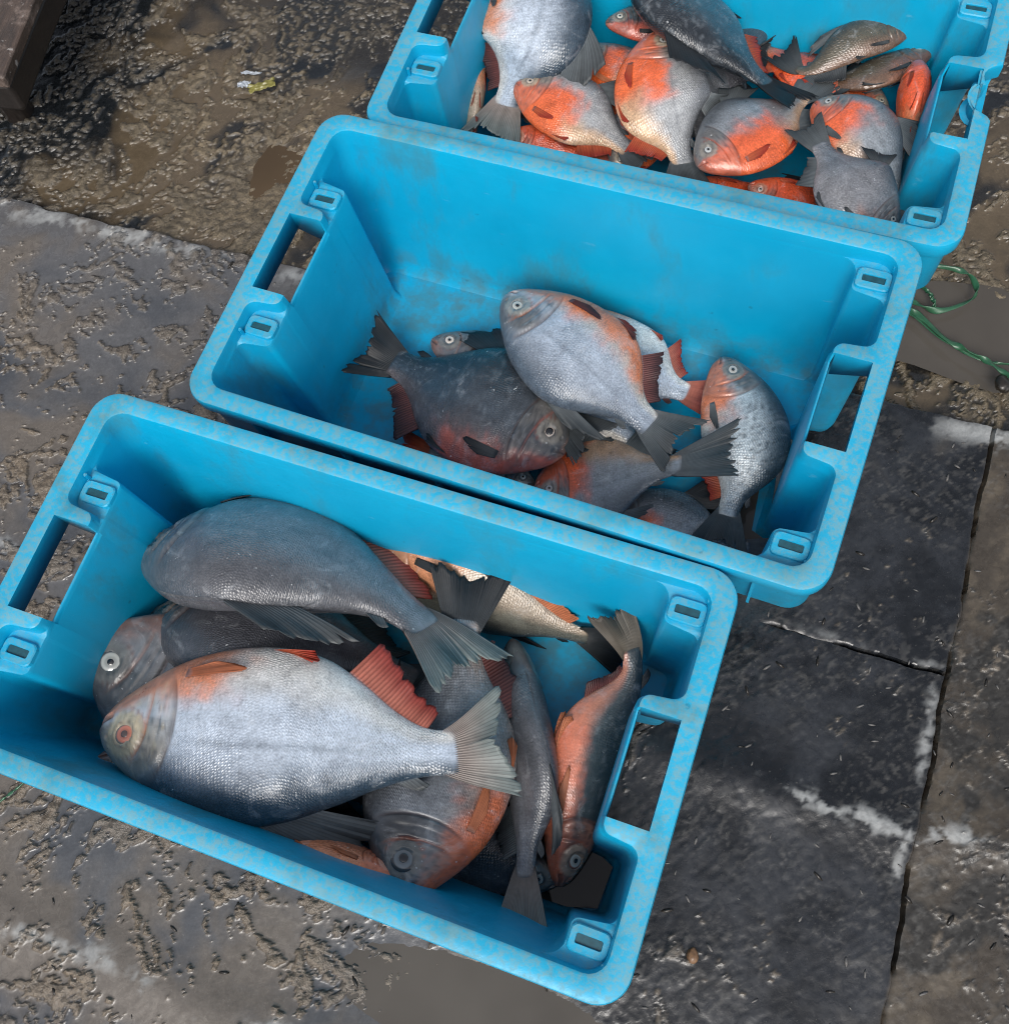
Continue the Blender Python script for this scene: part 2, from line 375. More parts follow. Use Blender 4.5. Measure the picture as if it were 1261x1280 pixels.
def slab(name, A1, B1, step, far=False, parent=None, rag=(0, 0, 0, 0), gate=None):
    A, B = np.meshgrid(A1, B1, indexing='ij'); na, nb = A.shape; a0, a1, b0, b1 = A1[0], A1[-1], B1[0], B1[-1]
    h, colr, rough, lmp = ground_fields(A, B, far)
    A2, B2 = A.copy(), B.copy(); drop = np.zeros_like(A)
    for i, (on, dist, crd, ax, sgn) in enumerate(((rag[0], A-a0, B, 0, 1), (rag[1], a1-A, B, 0, -1), (rag[2], B-b0, A, 1, 1), (rag[3], b1-B, A, 1, -1))):
        if not on: continue
        j = .0065*fbm(crd*11, crd*0+(3.3 if ax == 0 else 9.1), 7, 5, .62)
        wgt = np.exp(-dist/.02); op = 1.0
        if on == 2: op = ss(A, .085, .14)          # this joint only opens near the long one, further left it is mudded over
        gap = (.00002+.0006*np.abs(fbm(crd*25, crd*0+i, 5, 3)))*op*sgn
        if ax == 0: A2 = A2+(j+gap)*wgt
        else: B2 = B2+(j+gap)*wgt
        drop = np.maximum(drop, op*(np.exp(-(dist/.005)**2)*.0012*(.4+1.2*np.abs(fbm(crd*18, crd*0+i*3.1, 9, 4)))+(dist < 1e-6)*(.0010+.010*ss(fbm(crd*16, crd*0+2.7, 15, 4, .6), -.22, .20))))
    Z = h-drop
    X = A2*E1[0]+B2*E2[0]; Y = A2*E1[1]+B2*E2[1]
    V = np.stack([X, Y, Z], -1).reshape(-1, 3)
    idx = np.arange(na*nb).reshape(na, nb)
    F = np.stack([idx[:-1, :-1], idx[1:, :-1], idx[1:, 1:], idx[:-1, 1:]], -1).reshape(-1, 4)
    me = mesh_np(name, V, F)
    if any(rag): me.set_sharp_from_angle(angle=math.radians(62))
    cattr(me, 'Col', colr.reshape(-1, 3)); fattr(me, 'rough', rough); fattr(me, 'lump', lmp)
    return obj(name, me, M_GROUND, parent)
# wide base sheet under everything
n = 61
gx, gy = np.meshgrid(np.linspace(-60, 60, n), np.linspace(-60, 60, n), indexing='ij')
idx = np.arange(n*n).reshape(n, n)
me = mesh_np('ground', np.stack([gx, gy, np.full_like(gx, -.055)], -1).reshape(-1, 3), np.stack([idx[:-1, :-1], idx[1:, :-1], idx[1:, 1:], idx[:-1, 1:]], -1).reshape(-1, 4))
cattr(me, 'Col', np.tile([[.07, .06, .048]], (n*n, 1))); fattr(me, 'rough', np.full(n*n, .35)); fattr(me, 'lump', np.full(n*n, .8))
ground = tag(obj('ground', me, M_GROUND), kind='structure')
ST = .0027
slab('slab', axis(-4, -1.25, .304, .304, ST), axis(.333, .333, .655, .655, ST), ST, parent=ground, rag=(0, 1, 2, 1))
slab('slab', axis(-4, -.90, .304, .304, ST), axis(-3, -.42, .333, .333, ST), ST, parent=ground, rag=(0, 1, 0, 2))
slab('slab', axis(.304, .304, .78, 3.5, ST), axis(-3, -.30, .655, .655, ST), ST, parent=ground, rag=(1, 0, 0, 1))
far_mud = slab('mud_ground', axis(-4, -1.45, .62, 3.5, .0031), axis(.648, .648, 1.50, 4.5, .0031), .0031, far=True)
tag(far_mud, kind='structure')

def water_sheet(name, cx, cy, z, ra, rb, rot, seed, mat):
    n = 72; th = np.linspace(0, 2*np.pi, n, endpoint=False)
    rr = 1+.22*fbm(np.cos(th)*1.6, np.sin(th)*1.6, seed, 3)
    x = np.cos(th)*ra*rr; y = np.sin(th)*rb*rr
    c, s = math.cos(rot), math.sin(rot)
    V = [(cx, cy, z)]+[(cx+c*a-s*b, cy+s*a+c*b, z) for a, b in zip(x, y)]
    F = [(0, i+1, (i+1) % n+1) for i in range(n)]
    return tag(obj(name, mesh_np(name, V, F), mat), kind='structure')
water_sheet('puddle', -.175, -.09, -.0062, .26, .105, -.566, 5, M_PUDDLE)
water_sheet('puddle', .655, .525, -.0265, .17, .075, -.566, 9, M_PUDDLE)
water_sheet('puddle', -.186, 1.098, -.0300, .070, .036, .9, 12, M_BROWN)

# ------------------------------------------------------------------ crates
RIM = .25
def fillet(pts, rad, n=6):
    out = []; m = len(pts)
    for i in range(m):
        p = np.array(pts[i][:2]); a = np.array(pts[i-1][:2]); b = np.array(pts[(i+1) % m][:2])
        z0 = pts[i][2]
        da, db = a-p, b-p; la, lb = np.hypot(*da), np.hypot(*db); da /= la; db /= lb
        r = rad[i]; ang = math.acos(max(-1, min(1, float(da@db))))
        if r <= 1e-6 or ang > 3.05:
            out += [(p[0], p[1], z0)]*n if False else [(p[0]+da[0]*1e-4*(n/2-k), p[1]+da[1]*1e-4*(n/2-k), z0) if k < n/2 else (p[0]+db[0]*1e-4*(k-n/2+1), p[1]+db[1]*1e-4*(k-n/2+1), z0) for k in range(n)]
            continue
        t = min(r/math.tan(ang/2), .48*min(la, lb)); r = t*math.tan(ang/2)
        p0 = p+da*t; p1 = p+db*t; bis = (da+db); bis /= np.hypot(*bis); c = p+bis*(r/math.sin(ang/2))
        a0 = math.atan2(*(p0-c)[::-1]); a1 = math.atan2(*(p1-c)[::-1])
        d = (a1-a0+math.pi) % (2*math.pi)-math.pi
        for k in range(n):
            aa = a0+d*k/(n-1); out.append((c[0]+r*math.cos(aa), c[1]+r*math.sin(aa), z0))
    return out
HY, HX0, HX1 = .050, .290, .330           # hand hole
def inner_loop(level):
    """corner list, counter-clockwise seen from above, of the moulded inner surface at one depth"""
    L = {   # z, long-side y, pocket x, shelf x, block x, block half-width, corner radius
        0: (0, .1790, .3300, .3300, .2930, .0660, .020), 1: (-.0015, .1768, .3275, .3275, .2905, .0675, .020),
        2: (-.006, .1755, .3262, .3262, .2895, .0682, .019), 3: (-.017, .1745, .3255, .3250, .2885, .0686, .018),
        4: (-.0190, .1740, .3252, .2885, .2882, .0690, .018), 5: (-.0225, .1735, .3250, .2868, .2866, .0692, .018),
        6: (-.120, .1610, .3210, .2825, .2822, .0720, .022), 7: (-.214, .1480, .3165, .2785, .2782, .0750, .026),
        8: (-.228, .1445, .3140, .2765, .2762, .0765, .026), 9: (-.235, .1370, .3080, .2700, .2697, .0800, .026)}
    z, Y, PX, SX, BX, BY, R = L[level]
    pts, rad = [], []
    def add(x, y, r): pts.append((x, y, z)); rad.append(r)
    e = .004
    # right end, bottom to top (shelves in the corners, pockets beside the hand hole)
    add(SX, -Y, R); add(SX, -.138, .007 if level >= 4 else 0); add(PX, -.133, .009 if level >= 4 else 0)
    add(PX, -BY, .012); add(BX, -BY+e, .010); add(BX, BY-e, .010); add(PX, BY, .012)
    add(PX, .133, .009 if level >= 4 else 0); add(SX, .138, .007 if level >= 4 else 0); add(SX, Y, R)
    # left end, top to bottom (pockets in the corners, shelves beside the hand hole)
    add(-PX, Y, R); add(-PX, .112, .009 if level >= 4 else 0); add(-SX, .107, .007 if level >= 4 else 0)
    add(-SX, BY, .012 if level < 4 else 0); add(-BX, BY-e, .010 if level < 4 else 0); add(-BX, -BY+e, .010 if level < 4 else 0); add(-SX, -BY, .012 if level < 4 else 0)
    add(-SX, -.107, .007 if level >= 4 else 0); add(-PX, -.112, .009 if level >= 4 else 0); add(-PX, -Y, R)
    return pts, rad
def round_rect(hx, hy, r, z, n=10, bite=None):
    pts = []
    for (sx, sy, a0) in ((1, -1, -90), (1, 1, 0), (-1, 1, 90), (-1, -1, 180)):
        for k in range(n):
            a = math.radians(a0+90*k/(n-1)); pts.append((sx*(hx-r)+r*math.cos(a), sy*(hy-r)+r*math.sin(a), z))
        if sy == -sx:
            ys = sx*np.linspace(-(hy-r), hy-r, 62)[1:-1]
            for y in ys:
                d = 0
                if bite and sx > 0:
                    for (yc, rb) in bite: d = max(d, math.sqrt(max(0, rb*rb-(y-yc)**2)))
                pts.append((sx*(hx-d), y, z))
    return pts
def build_crate(label, mat, M, bite=None):
    V, F = [], []
    def loop(pts):
        i0 = len(V); V.extend(pts); return list(range(i0, i0+len(pts)))
    def bridge(a, b):
        n = len(a)
        for i in range(n): F.append((a[i], a[(i+1) % n], b[(i+1) % n], b[i]))
    # outer side: skirt up to rolled lip
    outs = [(.3405, .1885, .024, -.100), (.3415, .1895, .024, -.098), (.3425, .1905, .025, -.028), (.3440, .1920, .026, -.0225), (.3490, .1970, .030, -.0215), (.3500, .1980, .031, -.0195), (.3500, .1980, .031, -.0045), (.3488, .1968, .030, -.0013), (.3460, .1940, .028, 0)]
    def skirt(p):       # the skirt is cut away below the hand holes
        x, y, z = p
        return (x, y, max(z, -.100+.066*float(ss(.135-abs(y), 0, .03)))) if abs(x) > .33 and z < -.09 else p
    ol = [loop([skirt(p) for p in round_rect(hx, hy, r, z, bite=bite if z > -.025 else None)]) for hx, hy, r, z in outs]
    for a, b in zip(ol[:-1], ol[1:]): bridge(a, b)
    # inner side: from the rim edge down to the floor
    il = []
    for lv in range(10):
        p, r = inner_loop(lv); q = fillet(p, r)
        if lv < 5:
            # split the long block edge so that it can dip to a low ridge at the hand hole
            pass
        il.append(q)
    # insert hand-hole vertices in each block edge
    def insert(q, lv):
        zr = {0: -.020, 1: -.0205, 2: -.0215, 3: -.023, 4: -.0245, 5: -.027}.get(lv)
        out = []; n = len(q)
        for i in range(n):
            a, b = q[i], q[(i+1) % n]; out.append(a)
            if abs(a[0]) < .31 and abs(a[0]-b[0]) < 2e-3 and abs(a[0]) > .26 and a[1]*b[1] < 0:
                s = 1 if b[1] > a[1] else -1
                xr = a[0] if zr is None else math.copysign({0: .2905, 1: .2893, 2: .2885, 3: .2880, 4: .2875, 5: .2866}[lv], a[0])
                for y, zz in ((-.0505, 0), (-.0495, 1), (-.030, 1), (-.010, 1), (.010, 1), (.030, 1), (.0495, 1), (.0505, 0)):
                    z = zr if (zz and zr is not None) else a[2]
                    out.append((xr if zz else a[0], y*s, z))
        return out
    il = [insert(q, k) for k, q in enumerate(il)]
    ll = [loop(q) for q in il]
    for a, b in zip(ll[:-1], ll[1:]): bridge(a, b)
    bm = bmesh.new(); bv = [bm.verts.new(v) for v in V]
    for f in F:
        try: bm.faces.new([bv[i] for i in f])
        except ValueError: pass
    bm.edges.ensure_lookup_table()
    # flat rim between lip and inner edge, with the two hand holes cut out
    def seg(p, q):
        e = bm.edges.get((p, q)); return e or bm.edges.new((p, q))
    edges = [seg(bv[ol[-1][i]], bv[ol[-1][(i+1) % len(ol[-1])]]) for i in range(len(ol[-1]))]
    top = ll[0]; n = len(top); holes = []
    for sx in (1, -1):
        ii = [i for i in range(n) if V[top[i]][2] < -.01 and V[top[i]][0]*sx > 0]
        pre, post = (ii[0]-1) % n, (ii[-1]+1) % n
        ys = -.0505 if sx > 0 else .0505
        c0 = bm.verts.new((sx*HX1, ys, 0)); c1 = bm.verts.new((sx*HX1, -ys, 0))
        holes.append((pre, post, c0, c1, ii))
    skip = set()
    for pre, post, c0, c1, ii in holes:
        skip |= set(ii); skip.add(pre)
    for i in range(n):
        if i in skip: continue
        edges.append(seg(bv[top[i]], bv[top[(i+1) % n]]))
    for pre, post, c0, c1, ii in holes:
        edges += [seg(bv[top[pre]], c0), seg(c0, c1), seg(c1, bv[top[post]])]
    bmesh.ops.triangle_fill(bm, edges=edges, use_beauty=True, normal=(0, 0, 1))
    # shaft walls of the hand holes
    for pre, post, c0, c1, ii in holes:
        lower = lambda v, d: bm.verts.new((v.co.x, v.co.y, d))
        p, q = bv[top[pre]], bv[top[post]]
        lp, l0, l1, lq = lower(p, -.045), lower(c0, -.030), lower(c1, -.030), lower(q, -.045)
        for a, b, lb, la in ((p, c0, l0, lp), (c0, c1, l1, l0), (c1, q, lq, l1)):
            bm.faces.new((a, b, lb, la))
    # floor
    bl = [bv[i] for i in ll[-1]]
    fe = [seg(bl[i], bl[(i+1) % len(bl)]) for i in range(len(bl))]
    bmesh.ops.triangle_fill(bm, edges=fe, use_beauty=True, normal=(0, 0, 1))
    bmesh.ops.remove_doubles(bm, verts=bm.verts, dist=1e-5)
    bmesh.ops.recalc_face_normals(bm, faces=bm.faces)
    # make the rim face up
    up = sum(f.normal.z*f.calc_area() for f in bm.faces if abs(f.calc_center_median().z) < 1e-4)
    if up < 0: bmesh.ops.reverse_faces(bm, faces=bm.faces)
    me = bpy.data.meshes.new('shell'); bm.to_mesh(me); bm.free()
    me.polygons.foreach_set('use_smooth', np.ones(len(me.polygons), dtype=bool)); me.set_sharp_from_angle(angle=math.radians(38))
    root = thing('crate', label, 'crate', group='blue plastic fish crates'); root.matrix_world = M
    sh = obj('shell', me, mat, root)
    so = sh.modifiers.new('thickness', 'SOLIDIFY'); so.thickness = .0032; so.offset = -1
    # base feet: closed tray under the floor so that the crate stands on the ground
    bm = bmesh.new()
    lo = [bm.verts.new((x, y, -.2492)) for x, y, z in round_rect(.262, .128, .03, 0)]
    hi = [bm.verts.new((x, y, -.2385)) for x, y, z in round_rect(.268, .134, .03, 0)]
    k = len(lo)
    for i in range(k): bm.faces.new((lo[i], lo[(i+1) % k], hi[(i+1) % k], hi[i]))
    bm.faces.new(lo[::-1])
    me = bpy.data.meshes.new('base_ring'); bm.to_mesh(me); bm.free(); obj('base_ring', me, mat, root)
    # stiffening ribs under the lip
    for sy in (1, -1):
        for x in (-.27, -.16, -.05, .06, .17, .285):
            bm = bmesh.new(); bmesh.ops.create_cube(bm, size=1, matrix=Matrix.Translation((x, sy*.1930, -.060)) @ Matrix.Diagonal((.003, .0070, .074, 1)))
            me = bpy.data.meshes.new('rib'); bm.to_mesh(me); bm.free(); obj('rib', me, mat, root)
    # raised stops with a slot on the four shelves
    for (cx, cy, rot) in ((.3075, .153, 0), (.3075, -.153, 0), (-.3065, .088, 0), (-.3065, -.088, 0)):
        bm = bmesh.new()
        def ring(hx, hy, r, z):
            pts = []
            for (sx, sy, a0) in ((1, -1, -90), (1, 1, 0), (-1, 1, 90), (-1, -1, 180)):
                for q in range(4):
                    a = math.radians(a0+30*q); pts.append(bm.verts.new((cx+sx*(hx-r)+r*math.cos(a), cy+sy*(hy-r)+r*math.sin(a), z)))
            return pts
        rs = [ring(.0185, .0125, .006, -.0195), ring(.0180, .0120, .006, -.0150), ring(.0170, .0110, .006, -.0138), ring(.0122, .0046, .0015, -.0138), ring(.0118, .0042, .0015, -.0145), ring(.0118, .0042, .0015, -.0172)]
        for a, b in zip(rs[:-1], rs[1:]):
            for i in range(16): bm.faces.new((a[i], a[(i+1) % 16], b[(i+1) % 16], b[i]))
        bm.faces.new(rs[-1])
        bmesh.ops.recalc_face_normals(bm, faces=bm.faces)
        me = bpy.data.meshes.new('stacking_slot'); bm.to_mesh(me); bm.free(); obj('stacking_slot', me, mat, root)
        bm = bmesh.new(); bmesh.ops.create_cube(bm, size=1, matrix=Matrix.Translation((cx, cy, -.0164)) @ Matrix.Diagonal((.0234, .0082, .0008, 1)))  # thin dark plate in the slot, its colour stands for the shaded depth
        me = bpy.data.meshes.new('slot_shade'); bm.to_mesh(me); bm.free(); obj('slot_shade', me, M_SLOT, root)
        # little upright catch on the wall beside the shelf
        sx = 1 if cx > 0 else -1; sy = 1 if cy > 0 else -1
        bm = bmesh.new(); bmesh.ops.create_cube(bm, size=1, matrix=Matrix.Translation((cx+sx*.0170, cy+sy*.0135, -.0125)) @ Matrix.Diagonal((.0036, .0036, .014, 1)))
        bmesh.ops.bevel(bm, geom=bm.edges[:], offset=.0008, segments=2, affect='EDGES')
        me = bpy.data.meshes.new('catch'); bm.to_mesh(me); bm.free(); obj('catch', me, mat, root)
    return root
def crate_matrix(x, y, yaw, tx, ty, dz):
    M = Matrix.Translation((x, y, RIM+dz)) @ Matrix.Rotation(yaw, 4, 'Z') @ Matrix.Rotation(-math.atan(tx), 4, 'Y') @ Matrix.Rotation(math.atan(ty), 4, 'X')
    return M
CRATES = [(-.1989, .2562, -.5862, 0, 0, .0035), (.0924, .5499, -.6194, .0376, .0185, -.0005), (.3556, .8690, -.5807, .0029, .0004, -.0239)]
CM = [crate_matrix(*c) for c in CRATES]
build_crate('nearest blue plastic crate, holding the largest silver fish and its dark companions', M_CRATE[0], CM[0])
build_crate('middle blue plastic crate, half empty, between the other two crates', M_CRATE[1], CM[1])
build_crate('farthest blue plastic crate, full of orange-bellied fish, with a broken rim', M_CRATE[2], CM[2], bite=[(.043, .017), (.010, .024)])

# ------------------------------------------------------------------ fish
def hermite(xs, ys):
    xs = np.array(xs, float); ys = np.array(ys, float); d = np.gradient(ys, xs)
    def f(x):
        x = np.clip(x, xs[0], xs[-1]); i = np.clip(np.searchsorted(xs, x)-1, 0, len(xs)-2)
        h = xs[i+1]-xs[i]; t = (x-xs[i])/h
        return (2*t**3-3*t**2+1)*ys[i]+(t**3-2*t**2+t)*h*d[i]+(-2*t**3+3*t**2)*ys[i+1]+(t**3-t**2)*h*d[i+1]
    return f
_s = [0, .02, .05, .09, .15, .22, .30, .40, .50, .60, .70, .80, .90, .96, 1.0]
TOP = hermite(_s, [.022, .060, .097, .134, .182, .226, .258, .279, .276, .246, .188, .120, .076, .070, .074])
BOT = hermite(_s, [-.024, -.060, -.094, -.126, -.168, -.206, -.233, -.250, -.250, -.228, -.174, -.110, -.068, -.061, -.065])
WID = hermite(_s, [.012, .034, .050, .064, .080, .092, .098, .098, .091, .079, .063, .044, .026, .016, .005])
EYE_S, EYE_Y, EYE_R = .106, .026, .0275
def section(s, th, hs, ws):
    """straight fish: returns x, y, z, v for unit length"""
    t, b, wd = TOP(s)*hs, BOT(s)*hs, WID(s)*ws
    c, h = (t+b)/2, (t-b)/2; v = np.cos(th); sn = np.sin(th)
    y = c+h*v
    keel = 1-.28*np.clip(-v, 0, 1)**2+.05*np.clip(v, 0, 1)
    z = wd*.90*np.sign(sn)*(1-np.abs(v)**2.7)**.56*keel
    a = np.abs(z) > 1e-9
    # gill cover, preopercle, eye socket, mouth, cheek
    se = .252-.075*v**2-.012*v; d = s-se
    fade = ss(.86-np.abs(v), 0, .35)
    k = 1-.125*np.exp(-(d/.0055)**2)*fade-.040*fade*ss(d, -.002, .010)*ss(.06-d, 0, .05)
    k = k+.022*np.exp(-((d+.030)/.025)**2)*fade
    sp = .172-.05*v**2-.03*v; k = k-.085*np.exp(-((s-sp)/.0045)**2)*ss(.75-np.abs(v), 0, .3)+.03*np.exp(-((s-sp+.010)/.006)**2)*ss(.75-np.abs(v), 0, .3)
    sq = .212-.06*v**2-.02*v; k = k-.045*np.exp(-((s-sq)/.004)**2)*ss(.6-np.abs(v), 0, .25)
    r = np.hypot(s-EYE_S, y-EYE_Y*hs)
    k = k-.14*ss(.031-r, 0, .010)+.07*np.exp(-((r-.036)/.005)**2)
    k = k-.07*np.exp(-((r-.062)/.005)**2)*ss(s, EYE_S-.01, EYE_S+.03)
    ym = -.010*hs-.42*s
    k = k-.42*np.exp(-((y-ym)/.0055)**2)*ss(.058-s, 0, .02)
    k = k+.12*np.exp(-((y-ym-.012)/.007)**2)*ss(.050-s, 0, .02)+.12*np.exp(-((y-ym+.012)/.007)**2)*ss(.046-s, 0, .02)
    rn = np.hypot(s-.042, y-.030*hs); k = k-.22*np.exp(-(rn/.005)**2)
    return s, y, z*k, v
PAL = {   # back, flank, belly, throat, head, cheek
    'silver': ((.036, .060, .086), (.48, .545, .63), (.74, .73, .70), (.66, .21, .08), (.27, .26, .23), (.62, .52, .34)),
    'red_head': ((.075, .082, .092), (.170, .185, .205), (.28, .24, .22), (.66, .14, .035), (.050, .050, .052), (.17, .17, .155)),
    'slate': ((.062, .064, .074), (.125, .128, .148), (.16, .16, .175), (.30, .13, .08), (.10, .105, .11), (.16, .16, .15)),
    'slate_pale': ((.092, .095, .105), (.190, .196, .212), (.25, .25, .26), (.34, .16, .11), (.12, .125, .13), (.18, .18, .17)),
    'charcoal': ((.018, .023, .029), (.052, .066, .082), (.12, .10, .10), (.50, .09, .05), (.11, .105, .10), (.24, .22, .19)),
    'blue_silver': ((.10, .125, .155), (.34, .39, .46), (.58, .54, .48), (.66, .17, .045), (.13, .135, .14), (.25, .26, .24)),
    'speckled': ((.055, .085, .105), (.44, .51, .55), (.60, .62, .60), (.62, .16, .05), (.11, .115, .12), (.20, .20, .18)),
    'orange': ((.15, .16, .175), (.38, .39, .40), (.62, .40, .24), (.80, .125, .022), (.22, .20, .18), (.44, .36, .26)),
    'grey_orange': ((.10, .115, .13), (.25, .275, .30), (.48, .31, .20), (.76, .115, .025), (.15, .15, .15), (.25, .23, .20)),
    'red': ((.22, .09, .06), (.48, .19, .11), (.68, .26, .13), (.76, .095, .025), (.40, .12, .07), (.50, .24, .16)),
    'brown': ((.055, .048, .036), (.095, .080, .055), (.15, .09, .06), (.26, .09, .05), (.07, .06, .045), (.13, .11, .075)),
    'olive_belly': ((.040, .048, .048), (.13, .13, .108), (.40, .32, .24), (.56, .23, .11), (.24, .17, .12), (.40, .30, .22)),
    'red_belly': ((.022, .034, .040), (.060, .078, .084), (.54, .22, .14), (.62, .17, .09), (.34, .15, .10), (.40, .30, .22)),
}
FINC = {'grey': ((.13, .15, .16), (.075, .085, .09)), 'pale': ((.34, .29, .26), (.22, .26, .25)), 'dark': ((.035, .042, .048), (.018, .022, .026)), 'pink': ((.50, .17, .12), (.30, .050, .040)),
        'red': ((.55, .12, .05), (.40, .045, .025)), 'maroon': ((.16, .055, .050), (.060, .026, .028)), 'orange': ((.62, .22, .11), (.55, .19, .09)), 'olive': ((.20, .17, .13), (.085, .075, .06)), 'sooty': ((.09, .10, .105), (.03, .033, .036))}
def build_fish(row):
    label, name = row['label'], 'fish'
    P = [np.array(p, float) for p in row['pts']]                # snout, middle, tail base, tail end
    roll, hs_, ws_, pal, seed = math.radians(row['roll']), row.get('hs', 1), row.get('ws', 1), PAL[row['pal']], row['seed']
    oc, rng = row.get('orange', (.26, .5)), np.random.RandomState(row['seed'])
    # centre line through the four points
    key = np.array([0, .5, 1.0, 1.2])
    def cl(s):
        return np.stack([hermite(key, [p[i] for p in P])(np.clip(s, 0, 1.2)) for i in range(3)], -1)
    sd_ = np.linspace(0, 1.2, 121); C = cl(sd_); L = np.sum(np.linalg.norm(np.diff(C[:101], axis=0), axis=1))
    T = np.gradient(C, axis=0); T /= np.linalg.norm(T, axis=1)[:, None]
    for _ in range(6): T[1:-1] = (T[:-2]+T[1:-1]*2+T[2:])/4
    T /= np.linalg.norm(T, axis=1)[:, None]
    Z0 = np.array([0, 0, 1.])-T*T[:, 2:3]; Z0 /= np.linalg.norm(Z0, axis=1)[:, None]; Y0 = np.cross(Z0, T)
    rl = roll+math.radians(row.get('twist', 0))*ss(sd_, .3, 1.1)
    Yf = Y0*np.cos(rl)[:, None]+Z0*np.sin(rl)[:, None]; Zf = np.cross(T, Yf)
    origin = C[50].copy(); origin[2] = min(C[:, 2])-.03
    def warp(x, y, z):
        x = np.asarray(x, float); xc = np.clip(x, 0, 1.2)
        ip = lambda A: np.stack([np.interp(xc, sd_, A[:, i]) for i in range(3)], -1)
        Tx = ip(T)
        return ip(C)+Tx*((x-xc)*L)[..., None]+ip(Yf)*(np.asarray(y)*L)[..., None]+ip(Zf)*(np.asarray(z)*L)[..., None]-origin
    root = thing('fish', label, 'fish', tuple(origin), row['group'])
    # ---- body
    S = np.concatenate([np.linspace(0, .075, 22)[:-1], np.linspace(.075, .28, 46)[:-1], np.linspace(.28, 1, 56)])
    NT_ = 72; th = np.linspace(0, 2*np.pi, NT_, endpoint=False)
    SS, TH = np.meshgrid(S, th, indexing='ij')
    x, y, z, v = section(SS, TH, hs_, ws_)
    z = z*(1+.05*fbm(SS*42+seed, TH*5, seed+3, 3)*ss(.25-SS, 0, .05)*ss(SS, .01, .05))
    dn = fbm(SS*9+seed*3.1, TH*1.5, seed, 3)*.0035*ss(SS, .0, .1)*ss(1-SS, 0, .1)
    z = z*(1+dn*8)
    W = warp(x, y, z).reshape(-1, 3); ns = len(S)
    idx = np.arange(ns*NT_).reshape(ns, NT_); nx = np.roll(idx, -1, axis=1)
    F = np.stack([idx[:-1], idx[1:], nx[1:], nx[:-1]], -1).reshape(-1, 4)
    cap0 = warp(np.array([-.004]), np.array([0.]), np.array([0.])); cap1 = warp(np.array([1.003]), np.array([.004]), np.array([0.]))
    Vb = np.concatenate([W, cap0, cap1]); n0 = ns*NT_
    fl = [tuple(f) for f in F]+[(n0, idx[0, j], idx[0, (j+1) % NT_]) for j in range(NT_)]+[(n0+1, idx[-1, (j+1) % NT_], idx[-1, j]) for j in range(NT_)]
    # quads kept as an array, the two caps as degenerate quads are avoided by from_pydata
    me = bpy.data.meshes.new('body'); me.from_pydata(Vb.tolist(), [], fl); me.polygons.foreach_set('use_smooth', np.ones(len(me.polygons), dtype=bool)); me.update()
    # colours of the skin
    t = (v+1)/2; nz = fbm(SS*11+seed, TH*2.2+seed*.7, seed+5, 4); nz2 = fbm(SS*34, TH*7, seed+9, 3)
    back, flank, belly, throat, head, cheek = [np.array(c) for c in pal]
    mixc = lambda A, B, k: A*(1-k[..., None])+B*k[..., None]
    b0 = row.get('back0', .52); bw = .34
    c = mixc(np.broadcast_to(belly, t.shape+(3,)), flank, ss(t+nz*.10, .12, .42))
    c = mixc(c, back, ss(t+nz*.09+nz2*.03, b0, b0+bw))
    s1, t1 = oc
    mo = ss(s1-SS+nz*.10, -.10, .08)*ss(t1-t+nz*.16+nz2*.06, -.12, .12)*row.get('oamt', 1)
    c = mixc(c, throat, np.clip(mo, 0, 1)*.92)
    edge = .252-.075*v**2-.012*v
    hm = ss(edge-SS+nz2*.008-.05*ss(t, .72, .95), -.006-.05*ss(t, .6, .9), .008+.05*ss(t, .6, .9))
    up = ss(t+nz*.15, .36, .62)
    c = mixc(c, head, hm*(.25+.75*up)*row.get('headamt', 1))
    hw_ = lambda S_, T_: fbm(S_*40+seed*2, T_*5, seed+27, 4)
    r = np.hypot(SS-EYE_S, y-EYE_Y*hs_); c = mixc(c, cheek, ss(.068-r+nz2*.012, 0, .015)*.85*hm)
    c = mixc(c, back*.6, np.exp(-((r-.034)/.004)**2)*.55); c = mixc(c, throat*.55, np.exp(-((r-.066)/.004)**2)*.5*hm*ss(SS, EYE_S-.01, EYE_S+.02))
    pre = .172-.05*v**2-.03*v; c = mixc(c, throat*.6, np.exp(-((SS-pre)/.0045)**2)*.55*ss(.75-np.abs(v), 0, .3)); c = mixc(c, back*.5, ss(SS-pre, .004, .012)*ss(edge-SS, .006, .02)*ss(hw_(SS, TH), .0, .3)*.6*ss(.6-np.abs(v), 0, .3))
    gl = np.exp(-((SS-edge)/.005)**2); c = mixc(c, np.array([.05, .022, .018]), gl*.6*ss(.85-np.abs(v), 0, .3))
    mth = np.exp(-((y-(-.010*hs_-.42*SS))/.004)**2)*ss(.056-SS, 0, .01); c = mixc(c, np.array([.05, .025, .02]), mth*.8)
    lip = ss(.03-SS, 0, .02)*(1-mth); c = mixc(c, np.array([.34, .20, .16]), lip*.6)
    ll = np.exp(-((v-.08-.10*np.sin(SS*3))/.022)**2)*ss(SS, .26, .3); c = mixc(c, back, ll*.35)
    hw = fbm(SS*46+seed, TH*5.5, seed+21, 4); c = mixc(c, head*.45, hm*ss(hw, .05, .45)*.38); c = mixc(c, cheek, hm*ss(-hw, .15, .5)*.35)
    sf = row.get('scuff', .0)
    if sf: c = mixc(c, np.array([.45, .50, .54]), sf*ss(fbm(SS*16+seed, TH*6, seed+31, 6, .75), .06, .40)*ss(SS, .24, .32))
    spk = row.get('speck', 0)
    if spk: c = mixc(c, back*.7, spk*ss(fbm(SS*60, TH*11, seed+13, 2), .12, .4)*ss(t, .15, .5)*ss(SS, .25, .35))
    c = c*(1+.28*nz+.16*nz2)[..., None]
    c = np.clip(c, .004, .9).reshape(-1, 3); c = np.concatenate([c, c[:1], c[-1:]])
